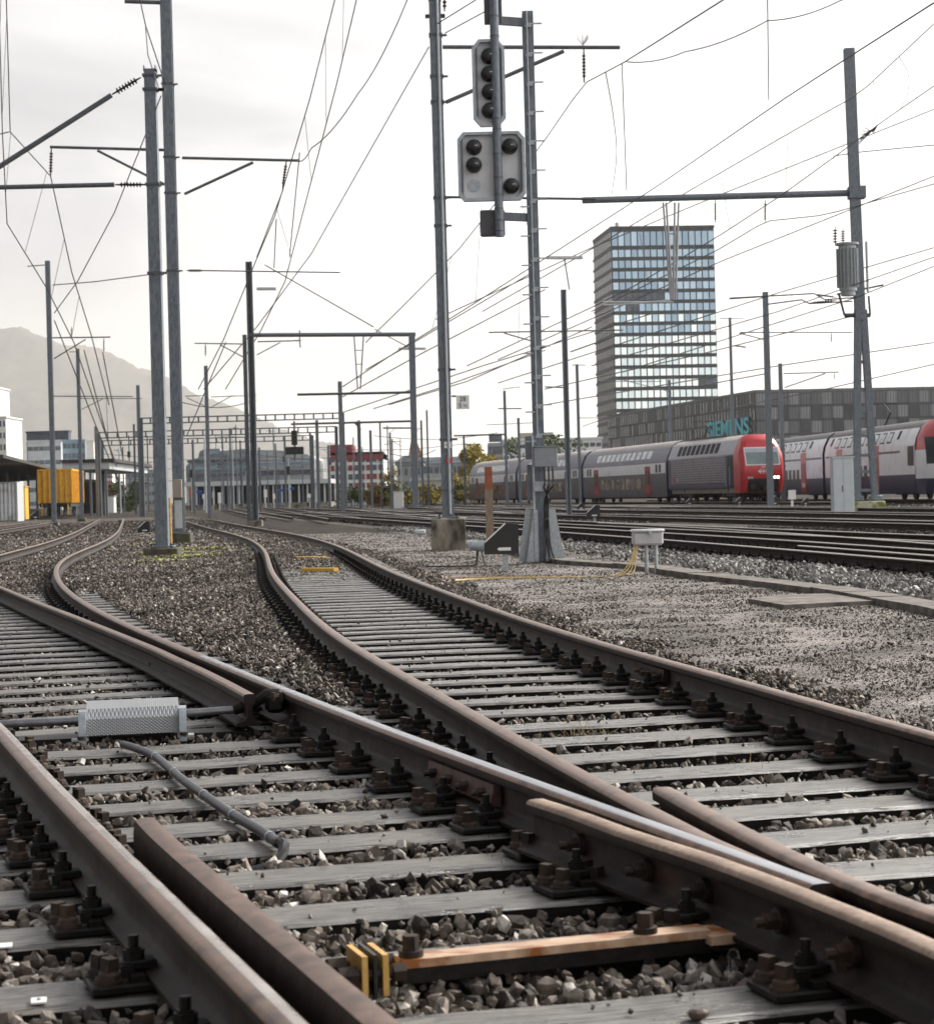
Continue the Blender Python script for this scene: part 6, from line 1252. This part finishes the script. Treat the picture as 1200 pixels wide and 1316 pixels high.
# long dark building with slatted facade
H = 25.0; PA, PBk, PC = Vector((46, 652)), Vector((73, 508)), Vector((135, 516))
MD1, MD2, MD3 = mk('slat_dark', (.034, .038, .043), (.055, .06, .066), .8, .6, stretch=(3, 3, .1)), mk('slat_mid', (.095, .10, .11), (.14, .145, .155), .8, .6, stretch=(3, 3, .1)), mk('slat_pale', (.20, .205, .215), (.27, .275, .285), .8, .6, stretch=(3, 3, .1))
lb = root('long_building', (PBk.x, PBk.y, GZ), 0, 'long dark office block with slatted chequered facade and big turquoise letters', 'building')
def P2(p, z): return (p.x-PBk.x, p.y-PBk.y, z)
bk1, bk2 = PA+Vector((60, 12)), PC+Vector((-5, 120)); ring = [PA, PBk, PC, bk2, bk1]; m = MB(); n = 5
m.add([P2(p, 0) for p in ring]+[P2(p, H) for p in ring], [tuple(range(5)), (9, 8, 7, 6, 5)]+[(i, (i+1) % n, n+(i+1) % n, n+i) for i in range(n)]); m.build('walls', MD1, lb)
def wallcells(P, Q, cols, rows, pick, fr=.8, name='facade_panels', dz=0):
    d = (Q-P); nrm = Vector((d.y, -d.x)).normalized(); parts = {}
    if nrm.y > 0: nrm = -nrm
    for i in range(rows):
        for j in range(cols):
            k = pick(i, j)
            if k is None: continue
            a = P+d*((j+(1-fr)/2)/cols); b = P+d*((j+1-(1-fr)/2)/cols); z0 = H*(i+.10)/rows; z1 = H*(i+.93)/rows; o = nrm*.12
            vs = [P2(a+o, z0), P2(b+o, z0), P2(b+o, z1), P2(a+o, z1), P2(a+nrm*.01, z0), P2(b+nrm*.01, z0), P2(b+nrm*.01, z1), P2(a+nrm*.01, z1)]
            parts.setdefault(k, MB()).add(vs, [(0, 1, 2, 3), (4, 7, 6, 5), (0, 4, 5, 1), (3, 2, 6, 7), (0, 3, 7, 4), (1, 5, 6, 2)])
    for k, mb in parts.items(): tag(mb.build(name, [MD1, MD2, MD3, MGL, MDW][k], lb), kind='stuff')
rr = random.Random(3)
wallcells(PA, PBk, 56, 7, lambda i, j: rr.choice((1, 4, 4)) if i > 0 else 4, .62)
wallcells(PBk, PC, 22, 7, lambda i, j: (2 if (i+j) % 3 == 0 else 1 if (i*2+j) % 3 else 0), .94); wallcells(PBk, PC, 88, 7, lambda i, j: (0 if (i+j//4) % 2 else 4), .25, 'slat_joints')
MB().add([P2(p, H) for p in ring]+[P2(p, H+.7) for p in ring], [(9, 8, 7, 6, 5)]+[(i, (i+1) % n, n+(i+1) % n, n+i) for i in range(n)]).build('parapet', MD2, lb)
d = (PBk-PA); nn = Vector((d.y, -d.x)).normalized(); nn = nn if nn.x < 0 else -nn
t0 = PA+d*.857; ang = math.atan2(d.y, d.x); zt = U(940, 551, t0.y).z-GZ
tm = textmesh('SIEMENS', 'sign_letters', 6.0, mk('turquoise_sign', (.02, .55, .66), rough=.4), lb, (t0.x-PBk.x+nn.x*.7, t0.y-PBk.y+nn.y*.7, zt), (R(90), 0, ang), .06, bold=.11); tm.scale = (1.55, 1, 1)
# glass tower
tw0 = Vector((50.2, 673)); th = R(6); Wt, Dt, Ht = 34.8, 36, U(855, 291, 675).z-GZ; tw = root('office_tower', (tw0.x, tw0.y, GZ), th, 'dark office tower with rows of blue and pale reflecting windows, tallest building', 'tower block')
MB().bx(0, Wt, 0, Dt, 0, Ht).build('tower_walls', mk('tower_dark', (.018, .022, .027), (.030, .036, .042), .3, .5), tw)
MGB = [mk('pane_blue_%s' % k, c_, rough=.07, metal=.85) for k, c_ in (('a', (.30, .40, .48)), ('b', (.37, .47, .55)), ('c', (.24, .32, .40)))]; MGP = [mk('pane_pale_%s' % k, c_, rough=.08, metal=.8) for k, c_ in (('a', (.70, .78, .79)), ('b', (.78, .84, .84)), ('c', (.60, .69, .71)))]
fl = 13.95*673/F; nr = int(Ht/fl); cw = Wt/16; cnt = 0; rest = {}; rr = random.Random(5)
for i in range(nr):
    zt = Ht-1.2-(5.2 if i == 0 else 5.2+(i-1)*fl+.0); 
    z1 = Ht-1.6 if i == 0 else Ht-1.6-5.0-(i-1)*fl-1.0; z0 = z1-(4.6 if i == 0 else fl-1.25)
    for j in range(16):
        blank = (i == 5 and j < 8) or (i == 13 and j > 12) or (i == 6 and 2 <= j < 4)
        mt = MDW if blank else rr.choice(MGB) if (i < 7 or (i < 9 and rr.random() < .6)) else rr.choice(MGP)
        q = (j*cw+cw*.09, (j+1)*cw-cw*.09, -.14, -.01, z0, z1)
        if cnt < 100: MB().bx(*q).build('window', mt, tw); cnt += 1
        else: rest.setdefault(mt, MB()).bx(*q)
    for j in range(9): rest.setdefault('side', MB()).bx(-.14, -.01, Dt*(j+.22)/9, Dt*(j+.8)/9, z0, z1)
for k, mb in rest.items(): tag(mb.build('window_rows' if k != 'side' else 'side_windows', MDW if k == 'side' else k, tw), kind='stuff')
for i in range(nr): MB().bx(-.35, -.15, 0, Dt, Ht-1.6-5.0-(i)*fl-.9, Ht-1.6-5.0-(i)*fl-.2).build('side_ledge', mk('ledge_grey', (.10, .105, .11), rough=.6), tw)
MB().bx(-.2, Wt+.2, -.2, Dt+.2, Ht-.5, Ht+.3).build('tower_parapet', MATS['tower_dark'], tw)
MB().cyl((3, 5, Ht), (3, 5, Ht+2.2), .7, n=10).bx(1.5, 5, 4, 6, Ht+.3, Ht+.9).build('roof_crane', M_LGREY, tw)
# ------------------------------------------------------------------ vegetation
def leafmat(name, a, b, c): return stone_mat(name, [a, b, c])
LM = {'autumn': leafmat('leaves_autumn', (.06, .075, .015), (.20, .15, .025), (.38, .24, .05)), 'green': leafmat('leaves_green', (.03, .05, .015), (.07, .10, .025), (.14, .15, .04)), 'yellow': leafmat('leaves_yellow', (.12, .12, .02), (.33, .25, .035), (.5, .40, .09)), 'rust': leafmat('leaves_rust', (.10, .04, .02), (.26, .09, .03), (.30, .18, .05))}
def leafy(name, label, px, py, Y, w_, h_, kind, n=900, leaf=.16, group=None, trunk=1.2, cat='bush'):
    p = U(px, py, Y); p.z = GZ; r_ = root(name, p, 0, label, cat, group); rg = np.random.default_rng(int(px*7+py))
    k = 9; cs = np.column_stack([rg.normal(0, w_*.28, k), rg.normal(0, w_*.25, k), trunk+rg.uniform(.15, .85, k)*(h_-trunk)]); rs = rg.uniform(.16, .30, k)*min(w_, h_)
    idx = rg.integers(0, k, n); d = rg.normal(size=(n, 3)); d /= np.linalg.norm(d, axis=1)[:, None]; c = cs[idx]+d*(rs[idx]*rg.uniform(.5, 1.1, n))[:, None]; c[:, 2] = np.clip(c[:, 2], .15, h_)
    a = rg.normal(size=(n, 3)); a /= np.linalg.norm(a, axis=1)[:, None]; b = np.cross(a, rg.normal(size=(n, 3))); b /= np.linalg.norm(b, axis=1)[:, None]; s = (leaf*rg.uniform(.5, 1.3, n))[:, None]
    V = np.stack([c-a*s, c+b*s*.5, c+a*s, c-b*s*.5], 1).reshape(-1, 3); me = bpy.data.meshes.new('foliage'); me.from_pydata(V.tolist(), [], [(4*i, 4*i+1, 4*i+2, 4*i+3) for i in range(n)])
    at = me.attributes.new('tone', 'FLOAT', 'POINT'); at.data.foreach_set('value', np.repeat(np.clip(rg.normal(.5, .28, n), 0, 1), 4).astype(np.float32)); me.shade_flat(); me.materials.append(LM[kind]); o = bpy.data.objects.new('foliage', me); COL.objects.link(o); o.parent = r_
    m = MB(); m.cyl((0, 0, -.1), (0, 0, h_*.6), .09*h_/4, .04, n=6)
    for q in cs[:5]: m.cyl((0, 0, h_*.25), tuple(q), .035*h_/4, .012, n=5)
    m.build('trunk', mk('bark', (.05, .04, .03), (.10, .08, .06), 6, .9), r_); return r_
for i, (px, w_, h_, k) in enumerate(((452, 2.6, 2.6, 'green'), (462, 2.4, 3.0, 'green'), (472, 2.2, 2.8, 'autumn'), (482, 2.6, 2.7, 'rust'), (492, 2.4, 2.6, 'autumn'), (502, 2.6, 3.4, 'green'), (513, 3.4, 4.8, 'autumn'), (524, 2.6, 3.3, 'yellow'), (536, 2.4, 2.6, 'autumn'), (548, 2.6, 2.8, 'yellow'), (558, 2.4, 2.5, 'autumn'), (585, 2.2, 3.0, 'green'), (596, 2.8, 4.2, 'yellow'), (605, 2.2, 3.2, 'yellow'))):
    leafy('autumn_bush', '%s bush behind the yard masts, %s' % ({'green': 'dull green', 'autumn': 'yellow brown autumn', 'rust': 'rust coloured', 'yellow': 'bright yellow'}[k], ('at the left end of the row', 'second from the left end', 'third from the left end', 'below the red building corner', 'left of the horned post', 'behind the horned post', 'tallest one beside the white box', 'in front of the grey house', 'right of the grey house', 'left of the spire masts', 'right of the spire masts', 'left beside the centre mast', 'tall one right of the centre mast', 'close to the last coach')[i]), px, 646, 238, w_, h_, k, 700, .2, 'autumn bushes along the far yard edge', .3)
leafy('tree', 'round yellow green tree top above the last coach, left of the white office building', 617, 640, 300, 5.5, 8.6, 'yellow', 2200, .3, None, 3.5, 'tree'); leafy('tree', 'olive green tree behind the grey end block of the office building', 606, 640, 330, 4, 6.4, 'autumn', 900, .3, None, 3, 'tree')
leafy('tree', 'green shrub showing above the coach roofs in front of the white office building', 708, 640, 330, 8, 10.5, 'green', 2000, .3, None, 6, 'tree')
leafy('bush', 'dark green bush at the end of the curved branch track', 166, 640, 300, 5, 4.4, 'green', 1500, .3, None, .4); leafy('bush', 'reddish autumn bush left of the dark green one at the end of the branch', 146, 640, 310, 5, 4.2, 'rust', 1500, .3, None, .4); leafy('bush', 'low green yellow bush beside the small white hut', 136, 640, 320, 3.4, 3.2, 'autumn', 800, .3, None, .3)
hb = root('equipment_hut', (U(138, 640, 290).x, 290, GZ), 0, 'small white hut at the end of the curved branch track', 'hut'); MB().bx(-.9, .9, 0, 2, 0, 2.3).build('walls', MW, hb); MB().bx(-1, 1, -.1, 2.1, 2.3, 2.45).build('roof', MG, hb)
tr_ = root('relay_cabinet', (U(545, 640, 205).x-1.2, 205, GZ), 0, 'white trackside cabinet in front of the autumn bushes', 'cabinet'); tr_.location.x = U(512, 640, 205).x; MB().bx(-.5, .5, -.3, .3, 0, 1.7, bev=.03).build('body', M_WHITE, tr_); MB().bx(-.55, .55, -.35, .35, 1.7, 1.78).build('lid', M_LGREY, tr_)
# ------------------------------------------------------------------ hill and haze
m = MB(); gx, gy = 320, 30; X0, X1, Y0_, Y1_ = -7800, 2800, 7600, 12600
from mathutils import noise as MN
prof = [(-700, 300), (-300, 380), (-100, 408), (0, 421), (45, 430), (90, 447), (130, 459), (180, 478), (220, 492), (300, 528), (400, 566), (520, 600), (700, 634), (1200, 640)]
def ridge(px): 
    for (a, b), (c, d_) in zip(prof, prof[1:]):
        if a <= px <= c: return b+(d_-b)*(px-a)/(c-a)
    return prof[0][1] if px < prof[0][0] else 640
for j in range(gy+1):
    for i in range(gx*2+1):
        x = X0+(X1-X0)*i/(gx*2); y = Y0_+(Y1_-Y0_)*j/gy; px = 600+F*x/10200; hr = U(px, ridge(px), 10200).z; t = max(0, 1-abs(y-10200)/2300)
        z = hr*(t*t*(3-2*t))*(1+.10*MN.noise(Vector((x*.003, y*.003, 0))))+MN.noise(Vector((x*.004, y*.004, 3)))*30*t+random.uniform(0, 19)*t-2; m.v.append((x, y, z))
m.f = [(j*(2*gx+1)+i, j*(2*gx+1)+i+1, (j+1)*(2*gx+1)+i+1, (j+1)*(2*gx+1)+i) for j in range(gy) for i in range(2*gx)]; m.m = [0]*len(m.f)
tag(m.build('hills', mk('hill_forest', (.022, .022, .016), (.065, .058, .042), .012, .95, c3=(.11, .085, .055), s3=.003), smooth=180), kind='structure')
hz_ = MB().bx(-8000, 3600, -60, 12800, -1.2, 1150).build('haze', [], smooth=0); mt = bpy.data.materials.new('haze_air'); mt.use_nodes = True; nt = mt.node_tree; nt.nodes.clear()
o_ = nt.nodes.new('ShaderNodeOutputMaterial'); v_ = nt.nodes.new('ShaderNodeVolumePrincipled'); v_.inputs['Color'].default_value = (.97, .955, .93, 1); v_.inputs['Density'].default_value = .00006; v_.inputs['Anisotropy'].default_value = .1; nt.links.new(v_.outputs[0], o_.inputs['Volume'])
hz_.data.materials.clear(); hz_.data.materials.append(mt); tag(hz_, kind='stuff', label='thin pale haze in the air over the yard')
